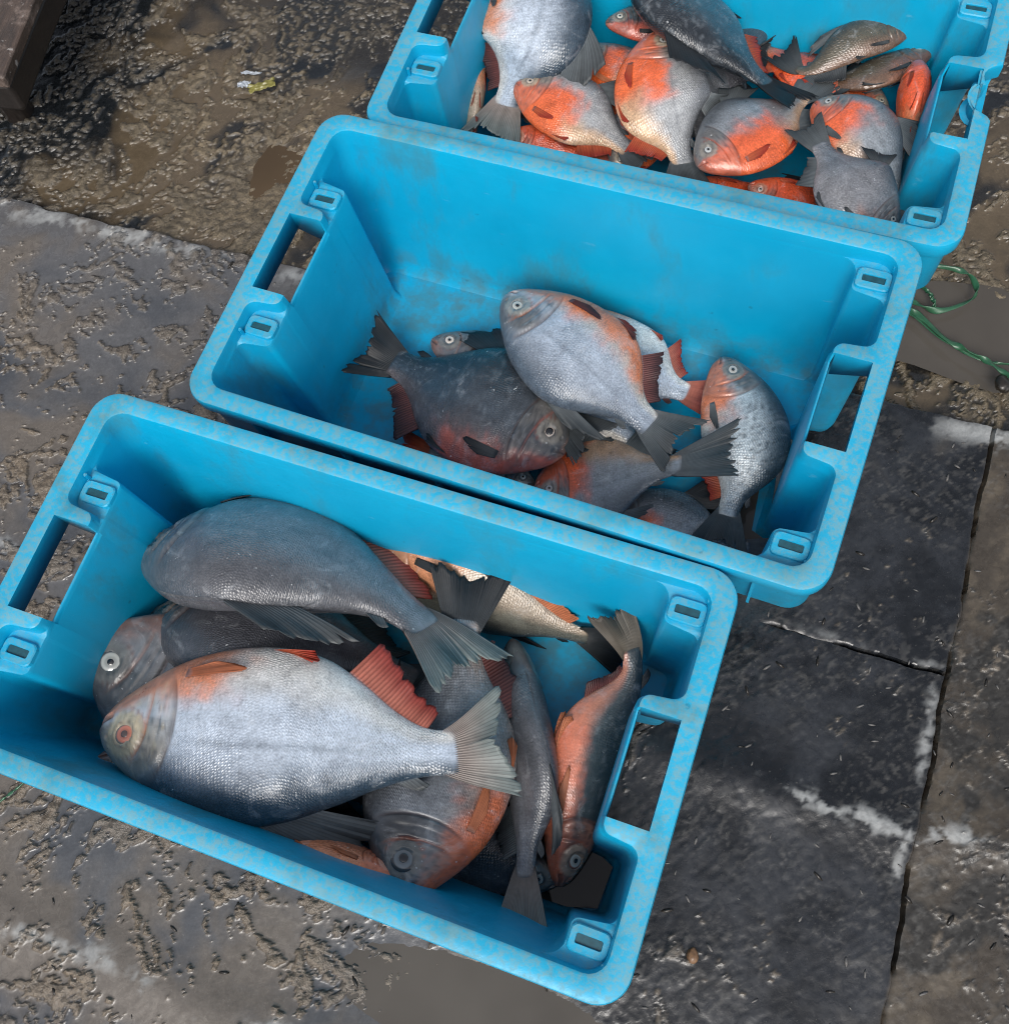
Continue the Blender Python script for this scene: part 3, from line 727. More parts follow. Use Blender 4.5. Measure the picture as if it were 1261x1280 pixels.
    cattr(me, 'Col', c)
    arc = np.cumsum(np.concatenate([np.zeros((ns, 1)), np.hypot(np.diff(y, axis=1), np.diff(z, axis=1))], 1), axis=1)
    k = L/row.get('scale', .0035)
    sx, sy = SS*k, arc*k
    sc = np.stack([sx+.5*np.round(sy*0)+.0, sy*1.12, sx*0], -1)
    sc[..., 0] = sx*1.0+.5*sy; sc[..., 1] = sy*.95
    vattr(me, 'sc', np.concatenate([sc.reshape(-1, 3), np.zeros((2, 3))]))
    fattr(me, 'scaly', np.concatenate([(ss(SS-edge, .0, .02)*ss(1.0-SS, .0, .04)*row.get('scaleamt', 1)).ravel(), [0, 0]]))
    body = obj('body', me, M_FISH, root)
    # ---- fins
    def fin(name, base, tip, colr, rays, fray=.12, wave=.004, th0=.0035, curl=0.0, shape=None, nr=9, conform=0):
        base = np.array(base, float); tip = np.array(tip, float)
        nb = rays*4+1; u = np.linspace(0, 1, nb); kb = np.linspace(0, 1, len(base)); kt = np.linspace(0, 1, len(tip))
        Bp = np.stack([hermite(kb, base[:, i])(u) for i in range(3)], -1); Tp = np.stack([hermite(kt, tip[:, i])(u) for i in range(3)], -1)
        cut = 1-fray*np.interp(u*rays, np.arange(rays+1), rng.rand(rays+1)*rng.rand(rays+1))*1.3
        ph = np.abs(np.sin(u*rays*np.pi)); cut = cut-.010*ph*(fray > 0)
        if fray > 0:
            for _ in range(rng.randint(1, 3)):
                uc = rng.rand(); cut = cut-.28*np.exp(-((u-uc)/.012)**2)*rng.rand()
        rr = np.linspace(0, 1, nr)
        G = Bp[:, None]+(Tp-Bp)[:, None]*(rr[None, :]*cut[:, None])[..., None]
        wave = wave*1.7; wv = wave*np.sin(u*5.5+rng.rand()*6)[:, None]*rr[None]**1.3+wave*.5*np.sin(u*13+rng.rand()*6)[:, None]*rr[None]**2+curl*rr[None]**2
        G[..., 2] += wv
        if conform:
            tt, bb = TOP(G[..., 0])*hs_, BOT(G[..., 0])*hs_
            vv_ = np.clip((G[..., 1]-(tt+bb)/2)/((tt-bb)/2), -.97, .97)
            G[..., 2] = section(G[..., 0], np.arccos(vv_)*conform, hs_, ws_)[2]+conform*(.0035+.010*rr[None]**1.5)+wv*.5
        thk = (th0*(1-rr)**1.2+.0010)[None]*(.55+.45*(1-ph))[:, None]
        A = G.copy(); A[..., 2] += thk; D = G.copy(); D[..., 2] -= thk
        Wd = np.concatenate([warp(A[..., 0], A[..., 1], A[..., 2]).reshape(-1, 3), warp(D[..., 0], D[..., 1], D[..., 2]).reshape(-1, 3)])
        q = np.arange(nb*nr).reshape(nb, nr); o2 = nb*nr
        f1 = np.stack([q[:-1, :-1], q[1:, :-1], q[1:, 1:], q[:-1, 1:]], -1).reshape(-1, 4); f2 = f1[:, ::-1]+o2
        rim = np.concatenate([q[0, :], q[1:, -1], q[-1, ::-1][1:], q[::-1, 0][1:]])
        f3 = np.stack([rim[:-1], rim[1:], rim[1:]+o2, rim[:-1]+o2], -1)
        me = mesh_np(name, Wd, np.concatenate([f1, f2, f3]))
        c0, c1 = np.array(FINC[colr][0]), np.array(FINC[colr][1])
        kk = np.broadcast_to(ss(rr, .15, .95)[None], (nb, nr)); cc = c0*(1-kk[..., None])+c1*kk[..., None]
        cc = cc*(1+.3*fbm(u*6+seed, u*0+3, seed, 3))[:, None, None]
        rim_w = ss(.12-rr, 0, .1)[None, :, None]; cc = cc*(1-.5*rim_w)+flank*.5*rim_w
        cc = np.clip(cc, .004, .9).reshape(-1, 3)
        cattr(me, 'Col', np.concatenate([cc, cc])); pr = np.broadcast_to(1-ph[:, None], (nb, nr)).ravel(); fattr(me, 'ray', np.concatenate([pr, pr]))
        return obj(name, me, M_FIN, root)
    h = hs_; fc = row.get('fins', {}); dflt = fc.get('all', 'grey')
    sp = row.get('tailspread', 1.0)
    tl = .195*row.get('taillen', 1.0)
    yb = [TOP(1.0)*h*.92, .03*h, -.03*h, BOT(1.0)*h*.92]
    fin('tail_fin', [(.955, yb[0]*.98, 0), (.985, yb[1], 0), (.985, yb[2], 0), (.955, yb[3]*.98, 0)],
        [(1.0+tl, .175*sp, 0), (1.0+tl*.90, .105*sp, 0), (1.0+tl*.76, .03*sp, 0), (1.0+tl*.76, -.03*sp, 0), (1.0+tl*.92, -.11*sp, 0), (1.0+tl*1.02, -.175*sp, 0)],
        fc.get('tail', dflt), 30, .16, .010, .0065, row.get('tailcurl', 0), nr=12)
    dh = row.get('dorsal', 1.0)
    if dh > 0:
        sb = np.linspace(.47, .655, 5)
        fin('dorsal_fin', [(s, TOP(s)*h-.010, 0) for s in sb], [(.50+.10*(2-dh)+.26*i/4, TOP(.50+.20*i/4)*h-.012*(1-dh)+(.125-.085*(i/4)**.8)*dh, .006*dh) for i in range(5)], fc.get('dorsal', dflt), 16, .14, .007, .005, .03*row.get('dcurl', 0))
    fin('adipose_fin', [(s, TOP(s)*h-.006, 0) for s in (.835, .86, .885)], [(.88, TOP(.86)*h+.020, 0), (.905, TOP(.88)*h+.028, 0), (.925, TOP(.9)*h+.018, 0)], fc.get('dorsal', dflt), 5, .0, .001, .004, nr=5)
    ah = row.get('anal', 1.0)
    sb = np.linspace(.655, .90, 6)
    fin('anal_fin', [(s, BOT(s)*h+.010, 0) for s in sb], [(s+.075-.03*i/5, BOT(s)*h-(.105-.055*(i/5)**.6)*ah, 0) for i, s in enumerate(sb)], fc.get('anal', dflt), 24, .16, .006, .005, .03*row.get('acurl', 0))
    for sgn in (1, -1):
        # pectoral fins fold back along the flank
        s0 = .258; wz = lambda s, vv: section(np.array(s), np.array(math.acos(vv)*sgn), h, ws_)
        bpts = []
        for vv in (-.66, -.72, -.78):
            _, yy, zz, _v = wz(s0, vv); bpts.append((s0, float(yy), float(zz)*.97))
        tpts = []
        pl = row.get('pect', 1.0)
        for ds, vv, out in ((.160, -.64, .010), (.170, -.68, .013), (.140, -.74, .014), (.080, -.81, .010)):
            _, yy, zz, _v = wz(s0+ds*pl, vv); tpts.append((s0+ds*pl, float(yy), float(zz)*.98+sgn*out*.55))
        fin('pectoral_fin', bpts, tpts, fc.get('pect', dflt), 11, .05, .002, .003, 0, conform=sgn)
        bpts, tpts = [], []
        for ss0, vv in ((.468, -.955), (.485, -.94), (.500, -.955)):
            _, yy, zz, _v = wz(ss0, vv); bpts.append((ss0, float(yy), float(zz)*.9))
        for ss0, dy, out in ((.575, -.022, .012), (.590, .000, .018), (.580, .016, .020)):
            _, yy, zz, _v = wz(ss0, -.93); tpts.append((ss0, float(yy)+dy, float(zz)+sgn*out))
        fin('pelvic_fin', bpts, tpts, fc.get('pelvic', fc.get('pect', dflt)), 7, .10, .002, .0035)
        # eye with pupil
        _, ye, ze, _v = section(np.array(EYE_S), np.array(math.acos(max(-1, min(1, (EYE_Y*h-(TOP(EYE_S)+BOT(EYE_S))*h/2)/((TOP(EYE_S)-BOT(EYE_S))*h/2))))*sgn), h, ws_)
        nu, nv = 28, 16; R = EYE_R*1.12*row.get('eyesize', 1.0)
        rad = np.linspace(0, 1, nv); ang = np.linspace(0, 2*np.pi, nu, endpoint=False)
        dome = np.sqrt(np.clip(1-(rad*.93)**2, 0, 1))*.42
        zc = float(ze)*.93
        def domemesh(nm, R, off, cols, mat, par):
            RR, AA = np.meshgrid(rad, ang, indexing='ij')
            vx = EYE_S+RR*R*np.cos(AA); vy = EYE_Y*h+RR*R*np.sin(AA); vz = zc+sgn*(np.broadcast_to(dome[:, None], RR.shape)*R+off)
            Wv = warp(vx, vy, vz).reshape(-1, 3); q = np.arange(nv*nu).reshape(nv, nu); qn = np.roll(q, -1, 1)
            f = np.stack([q[:-1], q[1:], qn[1:], qn[:-1]], -1).reshape(-1, 4)
            if sgn < 0: f = f[:, ::-1]
            me = mesh_np(nm, Wv, f)
            if cols is not None: cattr(me, 'Col', np.repeat(cols, nu, axis=0))
            return obj(nm, me, mat, par)
        ir = np.array(row.get('iris', (.42, .42, .38))); dark = np.array([.06, .06, .06])
        cols = np.stack([dark*ss(q, .90, .98)*.6+(ir*(1-ss(q, .70, .80))*(.8+.4*ss(q, .35, .6))+head*.8*ss(q, .70, .80))*(1-ss(q, .90, .98)) for q in rad])
        e = domemesh('eye', R, -.001, cols, M_EYE, root)
        domemesh('pupil', R*row.get('pupil', .34), R*.28, None, M_PUPIL if not row.get('cloudy') else M_CLOUDY, e)
    return root
M_CLOUDY = mat_plain('cloudy_pupil', (.13, .09, .08), .1, .8, 200, .2)
# <fish>
FISH = [
    {'label': 'large pale silver fish on top of the nearest crate, orange throat turned up', 'group': 'fish in the nearest crate', 'pts': [(-0.4668, 0.2762, 0.15), (-0.2826, 0.2227, 0.165), (-0.1077, 0.1567, 0.16), (-0.0436, 0.1534, 0.165)], 'roll': 178, 'pal': 'silver', 'seed': 3, 'hs': 0.9, 'ws': 1.1, 'fins': {'all': 'grey', 'dorsal': 'grey', 'anal': 'pink', 'tail': 'pale', 'pect': 'orange', 'pelvic': 'red'}, 'dorsal': 0.6, 'orange': (0.36, 0.28), 'back0': 0.58, 'iris': (0.6, 0.22, 0.15), 'pupil': 0.36, 'tailspread': 0.92, 'dcurl': 1, 'taillen': 0.95, 'cloudy': True},
    {'label': 'big slate grey fish lying along the far wall, topmost at the left', 'group': 'fish in the nearest crate', 'pts': [(-0.4134, 0.4712, 0.105), (-0.2533, 0.4201, 0.15), (-0.1114, 0.2936, 0.135), (-0.0702, 0.2225, 0.145)], 'roll': 142, 'pal': 'slate_pale', 'seed': 4, 'hs': 0.98, 'ws': 1.3, 'fins': {'all': 'grey', 'anal': 'pink', 'tail': 'pale'}, 'orange': (0.1, 0.1), 'oamt': 0.3, 'tailspread': 0.95, 'back0': 0.6, 'headamt': 0.4, 'dorsal': 0.6, 'iris': (0.07, 0.07, 0.07)},
    {'label': 'dark slate fish pressed beneath the big slate grey one', 'group': 'fish in the nearest crate', 'pts': [(-0.4346, 0.4128, 0.06), (-0.2885, 0.3491, 0.092), (-0.1426, 0.2541, 0.085), (-0.0805, 0.2099, 0.085)], 'roll': 138, 'pal': 'slate', 'seed': 5, 'hs': 0.95, 'ws': 1.3, 'dorsal': 0.5, 'iris': (0.07, 0.07, 0.07), 'fins': {'all': 'sooty'}, 'orange': (0.1, 0.1), 'oamt': 0.3, 'headamt': 0.4},
    {'label': 'grey fish with an orange gill peering from the left end wall', 'group': 'fish in the nearest crate', 'pts': [(-0.4862, 0.3892, 0.115), (-0.343, 0.2684, 0.08), (-0.2038, 0.1525, 0.07), (-0.1597, 0.111, 0.07)], 'roll': 182, 'pal': 'slate_pale', 'seed': 6, 'hs': 1.0, 'ws': 1.0, 'fins': {'all': 'grey', 'pect': 'orange'}, 'orange': (0.3, 0.22), 'iris': (0.4, 0.41, 0.38), 'eyesize': 1.2, 'back0': 0.55},
    {'label': 'fish whose pink lips show under the large silver fish', 'group': 'fish in the nearest crate', 'pts': [(-0.4866, 0.2538, 0.125), (-0.407, 0.2249, 0.085), (-0.3288, 0.1732, 0.06), (-0.2644, 0.1304, 0.06)], 'roll': 190, 'pal': 'slate_pale', 'seed': 7, 'hs': 0.62, 'fins': {'all': 'grey'}, 'orange': (0.12, 0.8)},
    {'label': 'speckled grey fish with a dark red head beside the near rim', 'group': 'fish in the nearest crate', 'pts': [(-0.1953, 0.0372, 0.15), (-0.1235, 0.1607, 0.115), (-0.0721, 0.2981, 0.11), (-0.0466, 0.3574, 0.125)], 'roll': 4, 'pal': 'red_head', 'seed': 8, 'hs': 0.98, 'ws': 1.0, 'fins': {'all': 'dark', 'anal': 'maroon', 'tail': 'dark', 'pect': 'orange'}, 'orange': (0.4, 0.24), 'headamt': 0.9, 'iris': (0.16, 0.18, 0.19), 'back0': 0.62, 'scuff': 0.4, 'eyesize': 1.4, 'pupil': 0.4},
    {'label': 'olive fish with an orange belly wedged against the far wall', 'group': 'fish in the nearest crate', 'pts': [(-0.1716, 0.4382, 0.075), (-0.0515, 0.3349, 0.07), (0.0533, 0.2544, 0.062), (0.0951, 0.223, 0.062)], 'roll': 245, 'pal': 'olive_belly', 'seed': 9, 'hs': 0.72, 'ws': 1.2, 'fins': {'all': 'dark', 'anal': 'orange'}, 'orange': (0.42, 0.42)},
    {'label': 'dark fish lying red belly up by the right end wall, tail curled high', 'group': 'fish in the nearest crate', 'pts': [(-0.0486, 0.0101, 0.055), (0.0195, 0.1346, 0.085), (0.0892, 0.217, 0.12), (0.0758, 0.2757, 0.15)], 'roll': 212, 'pal': 'red_belly', 'seed': 10, 'hs': 0.6, 'ws': 1.1, 'fins': {'all': 'sooty', 'anal': 'maroon', 'tail': 'olive', 'pect': 'orange'}, 'orange': (0.6, 0.3), 'twist': -30, 'tailspread': 0.62, 'taillen': 0.9, 'back0': 0.34, 'anal': 0.25, 'oamt': 1, 'scaleamt': 0.5, 'dorsal': 0, 'scuff': 0.12},
    {'label': 'narrow purple-grey fish seen from its back, tail over the near rim', 'group': 'fish in the nearest crate', 'pts': [(-0.03, 0.2764, 0.055), (-0.0438, 0.1296, 0.09), (-0.0779, 0.0254, 0.105), (-0.0957, -0.0318, 0.12)], 'roll': 72, 'pal': 'slate_pale', 'seed': 11, 'hs': 0.6, 'ws': 0.95, 'fins': {'all': 'grey', 'tail': 'pale'}, 'dorsal': 0.15, 'tailspread': 0.75, 'twist': -62, 'taillen': 1.25, 'orange': (0.1, 0.1)},
    {'label': 'blue-scaled fish under the dark red head at the near rim', 'group': 'fish in the nearest crate', 'pts': [(-0.0455, 0.0157, 0.052), (-0.139, 0.0603, 0.052), (-0.25, 0.1273, 0.048), (-0.2973, 0.1659, 0.048)], 'roll': 150, 'pal': 'charcoal', 'seed': 12, 'hs': 0.62, 'ws': 1.0, 'fins': {'all': 'dark'}, 'orange': (0.1, 0.1), 'oamt': 0},
    {'label': 'pinkish fish along the near wall beneath the large silver fish', 'group': 'fish in the nearest crate', 'pts': [(-0.1916, 0.0543, 0.15), (-0.2634, 0.1002, 0.15), (-0.3531, 0.1598, 0.125), (-0.4, 0.1911, 0.125)], 'roll': 255, 'pal': 'red', 'seed': 13, 'hs': 0.5, 'ws': 0.85, 'fins': {'all': 'orange'}, 'orange': (0.2, 0.3), 'oamt': 0.4, 'anal': 0.2, 'dorsal': 0.2},
    {'label': 'dark charcoal fish with a red belly, tail against the left end wall', 'group': 'fish in the middle crate', 'pts': [(0.0877, 0.4737, 0.075), (0.0013, 0.5646, 0.08), (-0.0876, 0.667, 0.055), (-0.1239, 0.6992, 0.075)], 'roll': 180, 'pal': 'charcoal', 'seed': 14, 'hs': 1.18, 'ws': 1.1, 'fins': {'all': 'dark', 'anal': 'maroon', 'pect': 'sooty'}, 'orange': (0.5, 0.16), 'iris': (0.5, 0.42, 0.36), 'pupil': 0.6, 'scuff': 0.16, 'back0': 0.45, 'tailspread': 1.05},
    {'label': 'pale blue-silver fish with an orange belly on top of the middle pile', 'group': 'fish in the middle crate', 'pts': [(0.0717, 0.6845, 0.105), (0.1428, 0.5643, 0.11), (0.1925, 0.469, 0.1), (0.2217, 0.4262, 0.105)], 'roll': 180, 'pal': 'blue_silver', 'seed': 15, 'hs': 1.05, 'ws': 1.2, 'fins': {'all': 'grey', 'anal': 'maroon', 'pect': 'maroon'}, 'orange': (0.8, 0.24), 'iris': (0.36, 0.38, 0.36), 'back0': 0.62, 'dorsal': 0.2},
    {'label': 'cream-sided fish with a red tail, half hidden behind the blue-silver one', 'group': 'fish in the middle crate', 'pts': [(0.1259, 0.6753, 0.055), (0.2011, 0.5738, 0.055), (0.256, 0.5192, 0.05), (0.2869, 0.4932, 0.06)], 'roll': 188, 'pal': 'silver', 'seed': 16, 'hs': 1.0, 'ws': 1.0, 'fins': {'all': 'maroon', 'tail': 'pink', 'anal': 'pink', 'pect': 'pink'}, 'orange': (0.3, 0.3), 'back0': 0.85, 'dorsal': 0.5, 'tailspread': 0.8},
    {'label': 'speckled fish with orange gills standing head up at the right end', 'group': 'fish in the middle crate', 'pts': [(0.3052, 0.5423, 0.07), (0.2927, 0.4263, 0.07), (0.2478, 0.3514, 0.055), (0.2205, 0.3101, 0.065)], 'roll': 0, 'pal': 'speckled', 'seed': 17, 'hs': 0.94, 'ws': 1.1, 'fins': {'all': 'grey', 'anal': 'red'}, 'orange': (0.34, 0.42), 'iris': (0.36, 0.36, 0.34), 'speck': 0.75, 'back0': 0.55},
    {'label': 'grey fish with a russet throat lying between the others at the near wall', 'group': 'fish in the middle crate', 'pts': [(0.0419, 0.4485, 0.05), (0.1246, 0.4348, 0.055), (0.2103, 0.4132, 0.1), (0.2657, 0.3993, 0.135)], 'roll': 176, 'pal': 'grey_orange', 'seed': 18, 'hs': 1.22, 'ws': 1.0, 'fins': {'all': 'grey', 'tail': 'grey'}, 'orange': (0.36, 0.7), 'iris': (0.4, 0.4, 0.4), 'dorsal': 0.6, 'tailspread': 1.35, 'taillen': 1.25, 'twist': -10, 'back0': 0.6},
    {'label': 'reddish grey fish mostly hidden by the near rim of the middle crate', 'group': 'fish in the middle crate', 'pts': [(0.1054, 0.4031, 0.042), (0.1874, 0.3499, 0.042), (0.2601, 0.3064, 0.042), (0.2988, 0.2802, 0.042)], 'roll': 10, 'pal': 'grey_orange', 'seed': 19, 'hs': 1.0, 'fins': {'all': 'dark', 'tail': 'grey'}, 'orange': (0.35, 0.6), 'scuff': 0.2},
    {'label': 'small grey fish with only its head showing below the charcoal one', 'group': 'fish in the middle crate', 'pts': [(0.0443, 0.4611, 0.036), (-0.0155, 0.4976, 0.036), (-0.0721, 0.5403, 0.036), (-0.1129, 0.5673, 0.036)], 'roll': 180, 'pal': 'slate_pale', 'seed': 20, 'hs': 0.8, 'ws': 0.9, 'fins': {'all': 'grey', 'tail': 'red'}, 'orange': (0.2, 0.2), 'iris': (0.5, 0.5, 0.48), 'back0': 0.7},
    {'label': 'fish with a pale snout just visible behind the charcoal one', 'group': 'fish in the middle crate', 'pts': [(-0.0316, 0.6882, 0.045), (0.0545, 0.6072, 0.045), (0.0987, 0.5176, 0.07), (0.127, 0.4592, 0.095)], 'roll': 0, 'pal': 'slate', 'seed': 21, 'hs': 0.75, 'fins': {'all': 'sooty', 'tail': 'grey'}, 'orange': (0.05, 0.9), 'iris': (0.5, 0.45, 0.4)},
    {'label': 'large silver fish with an orange shoulder, head cut by the photo edge', 'group': 'fish in the farthest crate', 'pts': [(0.2473, 1.194, 0.15), (0.1991, 1.0376, 0.15), (0.143, 0.974, 0.1), (0.1059, 0.9228, 0.1)], 'roll': 4, 'pal': 'silver', 'seed': 22, 'hs': 1.08, 'ws': 1.15, 'fins': {'all': 'grey', 'anal': 'maroon', 'tail': 'pale'}, 'orange': (0.55, 0.25), 'speck': 0.3, 'back0': 0.58},
    {'label': 'fish with a bright red-orange head pointing left, lowest of the row of heads', 'group': 'fish in the farthest crate', 'pts': [(0.1647, 0.9867, 0.12), (0.2263, 0.9124, 0.12), (0.2769, 0.8466, 0.105), (0.2971, 0.808, 0.105)], 'roll': 0, 'pal': 'orange', 'seed': 23, 'hs': 1.06, 'ws': 1.1, 'fins': {'all': 'grey', 'anal': 'red', 'pect': 'red'}, 'orange': (0.52, 0.62), 'iris': (0.42, 0.36, 0.3), 'back0': 0.62},
    {'label': 'upright orange-bellied fish with a red anal fin in the middle of the pile', 'group': 'fish in the farthest crate', 'pts': [(0.3553, 0.9785, 0.15), (0.3269, 0.8729, 0.145), (0.332, 0.7969, 0.115), (0.3246, 0.7545, 0.115)], 'roll': 0, 'pal': 'orange', 'seed': 24, 'hs': 1.18, 'ws': 1.1, 'fins': {'all': 'grey', 'anal': 'red', 'pect': 'red'}, 'orange': (0.48, 0.55), 'iris': (0.45, 0.45, 0.42), 'back0': 0.66},
    {'label': 'pale orange head tucked behind the upright orange-bellied fish', 'group': 'fish in the farthest crate', 'pts': [(0.2558, 1.0353, 0.1), (0.3177, 0.9633, 0.095), (0.3649, 0.8999, 0.085), (0.3864, 0.8648, 0.085)], 'roll': 4, 'pal': 'orange', 'seed': 25, 'hs': 0.85, 'fins': {'all': 'orange'}, 'orange': (0.42, 0.75), 'iris': (0.5, 0.5, 0.48)},
    {'label': 'dark slate fish slanting across the far side of the pile', 'group': 'fish in the farthest crate', 'pts': [(0.3558, 1.0772, 0.165), (0.4073, 0.9577, 0.165), (0.4656, 0.86, 0.14), (0.4994, 0.815, 0.14)], 'roll': 152, 'pal': 'charcoal', 'seed': 26, 'hs': 1.1, 'ws': 1.2, 'fins': {'all': 'dark', 'anal': 'red'}, 'orange': (0.5, 0.12), 'headamt': 0.5, 'scuff': 0.25},
    {'label': 'dark fish head resting between the silver and the slate fish', 'group': 'fish in the farthest crate', 'pts': [(0.3039, 1.0414, 0.125), (0.3837, 1.0176, 0.115), (0.4538, 0.9894, 0.1), (0.4917, 0.954, 0.1)], 'roll': 2, 'pal': 'charcoal', 'seed': 27, 'hs': 0.78, 'fins': {'all': 'dark'}, 'orange': (0.3, 0.3), 'iris': (0.5, 0.5, 0.45)},
    {'label': 'grey fish with an orange chin facing the near rim', 'group': 'fish in the farthest crate', 'pts': [(0.3415, 0.7686, 0.14), (0.4264, 0.7984, 0.14), (0.5095, 0.8466, 0.12), (0.5502, 0.8705, 0.12)], 'roll': 0, 'pal': 'grey_orange', 'seed': 28, 'hs': 1.15, 'ws': 1.1, 'fins': {'all': 'grey', 'pect': 'red'}, 'orange': (0.58, 0.5), 'iris': (0.42, 0.44, 0.44), 'back0': 0.6},
    {'label': 'brown fish with open pink mouth at the far right, upper of two', 'group': 'fish in the farthest crate', 'pts': [(0.6619, 0.8846, 0.14), (0.5896, 0.8884, 0.14), (0.5146, 0.89, 0.12), (0.5041, 0.9358, 0.12)], 'roll': 172, 'pal': 'brown', 'seed': 29, 'hs': 0.66, 'ws': 0.9, 'fins': {'all': 'sooty', 'dorsal': 'grey'}, 'orange': (0.1, 0.1), 'iris': (0.05, 0.05, 0.05), 'dorsal': 0.3},
    {'label': 'brown fish lying on edge below the other brown one', 'group': 'fish in the farthest crate', 'pts': [(0.6859, 0.861, 0.12), (0.5994, 0.8463, 0.12), (0.5275, 0.8707, 0.1), (0.499, 0.8668, 0.1)], 'roll': 200, 'pal': 'brown', 'seed': 30, 'hs': 0.66, 'ws': 0.9, 'fins': {'all': 'sooty'}, 'orange': (0.4, 0.45), 'oamt': 0.6},
    {'label': 'narrow red fish standing belly out against the right end wall', 'group': 'fish in the farthest crate', 'pts': [(0.6436, 0.8261, 0.15), (0.6182, 0.7763, 0.14), (0.5859, 0.7238, 0.1), (0.5652, 0.6926, 0.1)], 'roll': 262, 'pal': 'red', 'seed': 31, 'hs': 0.8, 'ws': 1.5, 'fins': {'all': 'red'}, 'orange': (0.6, 0.8)},
    {'label': 'grey fish with an orange bib and raised head at the right', 'group': 'fish in the farthest crate', 'pts': [(0.5076, 0.8148, 0.14), (0.5408, 0.7381, 0.145), (0.5555, 0.6543, 0.11), (0.5455, 0.6116, 0.11)], 'roll': 4, 'pal': 'grey_orange', 'seed': 32, 'hs': 1.0, 'ws': 1.1, 'fins': {'all': 'grey'}, 'orange': (0.4, 0.72), 'iris': (0.36, 0.38, 0.38), 'back0': 0.6},
    {'label': 'grey fish tail first over the right-hand near corner', 'group': 'fish in the farthest crate', 'pts': [(0.53, 0.6076, 0.135), (0.4935, 0.6636, 0.165), (0.4822, 0.743, 0.155), (0.4748, 0.7835, 0.155)], 'roll': 178, 'pal': 'slate_pale', 'seed': 33, 'hs': 1.2, 'ws': 1.1, 'fins': {'all': 'grey', 'dorsal': 'sooty', 'tail': 'grey'}, 'orange': (0.3, 0.3), 'back0': 0.6},
    {'label': 'orange fish lying belly up behind the near rim, left of centre', 'group': 'fish in the farthest crate', 'pts': [(0.1403, 0.9365, 0.09), (0.1973, 0.8911, 0.085), (0.2586, 0.8382, 0.075), (0.2832, 0.8113, 0.075)], 'roll': 205, 'pal': 'red', 'seed': 34, 'hs': 0.7, 'ws': 0.9, 'fins': {'all': 'red'}, 'orange': (0.7, 0.85)},
    {'label': 'small red head peeping over the near rim below the grey fish', 'group': 'fish in the farthest crate', 'pts': [(0.3993, 0.7397, 0.115), (0.4573, 0.7072, 0.1), (0.5097, 0.6727, 0.085), (0.5329, 0.6526, 0.085)], 'roll': 195, 'pal': 'red', 'seed': 35, 'hs': 0.75, 'ws': 0.9, 'fins': {'all': 'red'}, 'orange': (0.7, 0.7), 'iris': (0.45, 0.4, 0.36)},
    {'label': 'red flank of a fish barely showing above the near rim', 'group': 'fish in the farthest crate', 'pts': [(0.3414, 0.7873, 0.09), (0.3972, 0.7508, 0.08), (0.4484, 0.7133, 0.075), (0.4677, 0.6942, 0.075)], 'roll': 200, 'pal': 'red', 'seed': 36, 'hs': 0.6, 'fins': {'all': 'red'}, 'orange': (0.7, 0.9)},
    {'label': 'pale-bellied fish on edge in the left near corner', 'group': 'fish in the farthest crate', 'pts': [(0.1367, 1.0859, 0.095), (0.1062, 1.0038, 0.085), (0.0826, 0.9335, 0.07), (0.0749, 0.9015, 0.07)], 'roll': 250, 'pal': 'olive_belly', 'seed': 37, 'hs': 0.55, 'fins': {'all': 'red'}, 'orange': (0.4, 0.6)},
    {'label': 'red-finned orange fish behind the grey one with the orange chin', 'group': 'fish in the farthest crate', 'pts': [(0.5633, 0.8259, 0.105), (0.5283, 0.8905, 0.105), (0.4935, 0.9711, 0.09), (0.4753, 0.9997, 0.09)], 'roll': 190, 'pal': 'red', 'seed': 38, 'hs': 0.85, 'fins': {'all': 'red'}, 'orange': (0.8, 0.8)},
    {'label': 'half-buried orange fish between the two upright heads near the centre', 'group': 'fish in the farthest crate', 'pts': [(0.2574, 0.8343, 0.085), (0.3055, 0.8857, 0.085), (0.3435, 0.9546, 0.08), (0.3566, 0.9789, 0.08)], 'roll': 20, 'pal': 'orange', 'seed': 39, 'hs': 1.0, 'fins': {'all': 'red'}, 'orange': (0.6, 0.7)},
    {'label': 'grey fish half buried left of the one with the orange chin', 'group': 'fish in the farthest crate', 'pts': [(0.4306, 1.001, 0.09), (0.4059, 0.9089, 0.09), (0.3744, 0.8282, 0.085), (0.3626, 0.7922, 0.085)], 'roll': 150, 'pal': 'slate_pale', 'seed': 40, 'hs': 1.1, 'fins': {'all': 'grey'}, 'orange': (0.3, 0.3)},
    {'label': 'orange fish buried under the brown pair at the far right', 'group': 'fish in the farthest crate', 'pts': [(0.6167, 0.8127, 0.085), (0.5735, 0.8692, 0.085), (0.5196, 0.9143, 0.08), (0.4971, 0.9293, 0.08)], 'roll': 190, 'pal': 'orange', 'seed': 41, 'hs': 0.95, 'fins': {'all': 'red'}, 'orange': (0.7, 0.6)},
    {'label': 'dark fish at the bottom of the right-hand corner heap', 'group': 'fish in the farthest crate', 'pts': [(0.6363, 0.7478, 0.075), (0.566, 0.7345, 0.08), (0.4823, 0.7366, 0.08), (0.4519, 0.7403, 0.08)], 'roll': 170, 'pal': 'charcoal', 'seed': 42, 'hs': 1.1, 'fins': {'all': 'dark'}, 'orange': (0.3, 0.3)},
    {'label': 'silver fish buried beneath the bright red-orange head', 'group': 'fish in the farthest crate', 'pts': [(0.2824, 1.0548, 0.075), (0.227, 1.0003, 0.075), (0.1935, 0.9192, 0.075), (0.1848, 0.8876, 0.075)], 'roll': 10, 'pal': 'blue_silver', 'seed': 43, 'hs': 1.1, 'fins': {'all': 'grey'}, 'orange': (0.5, 0.4)},
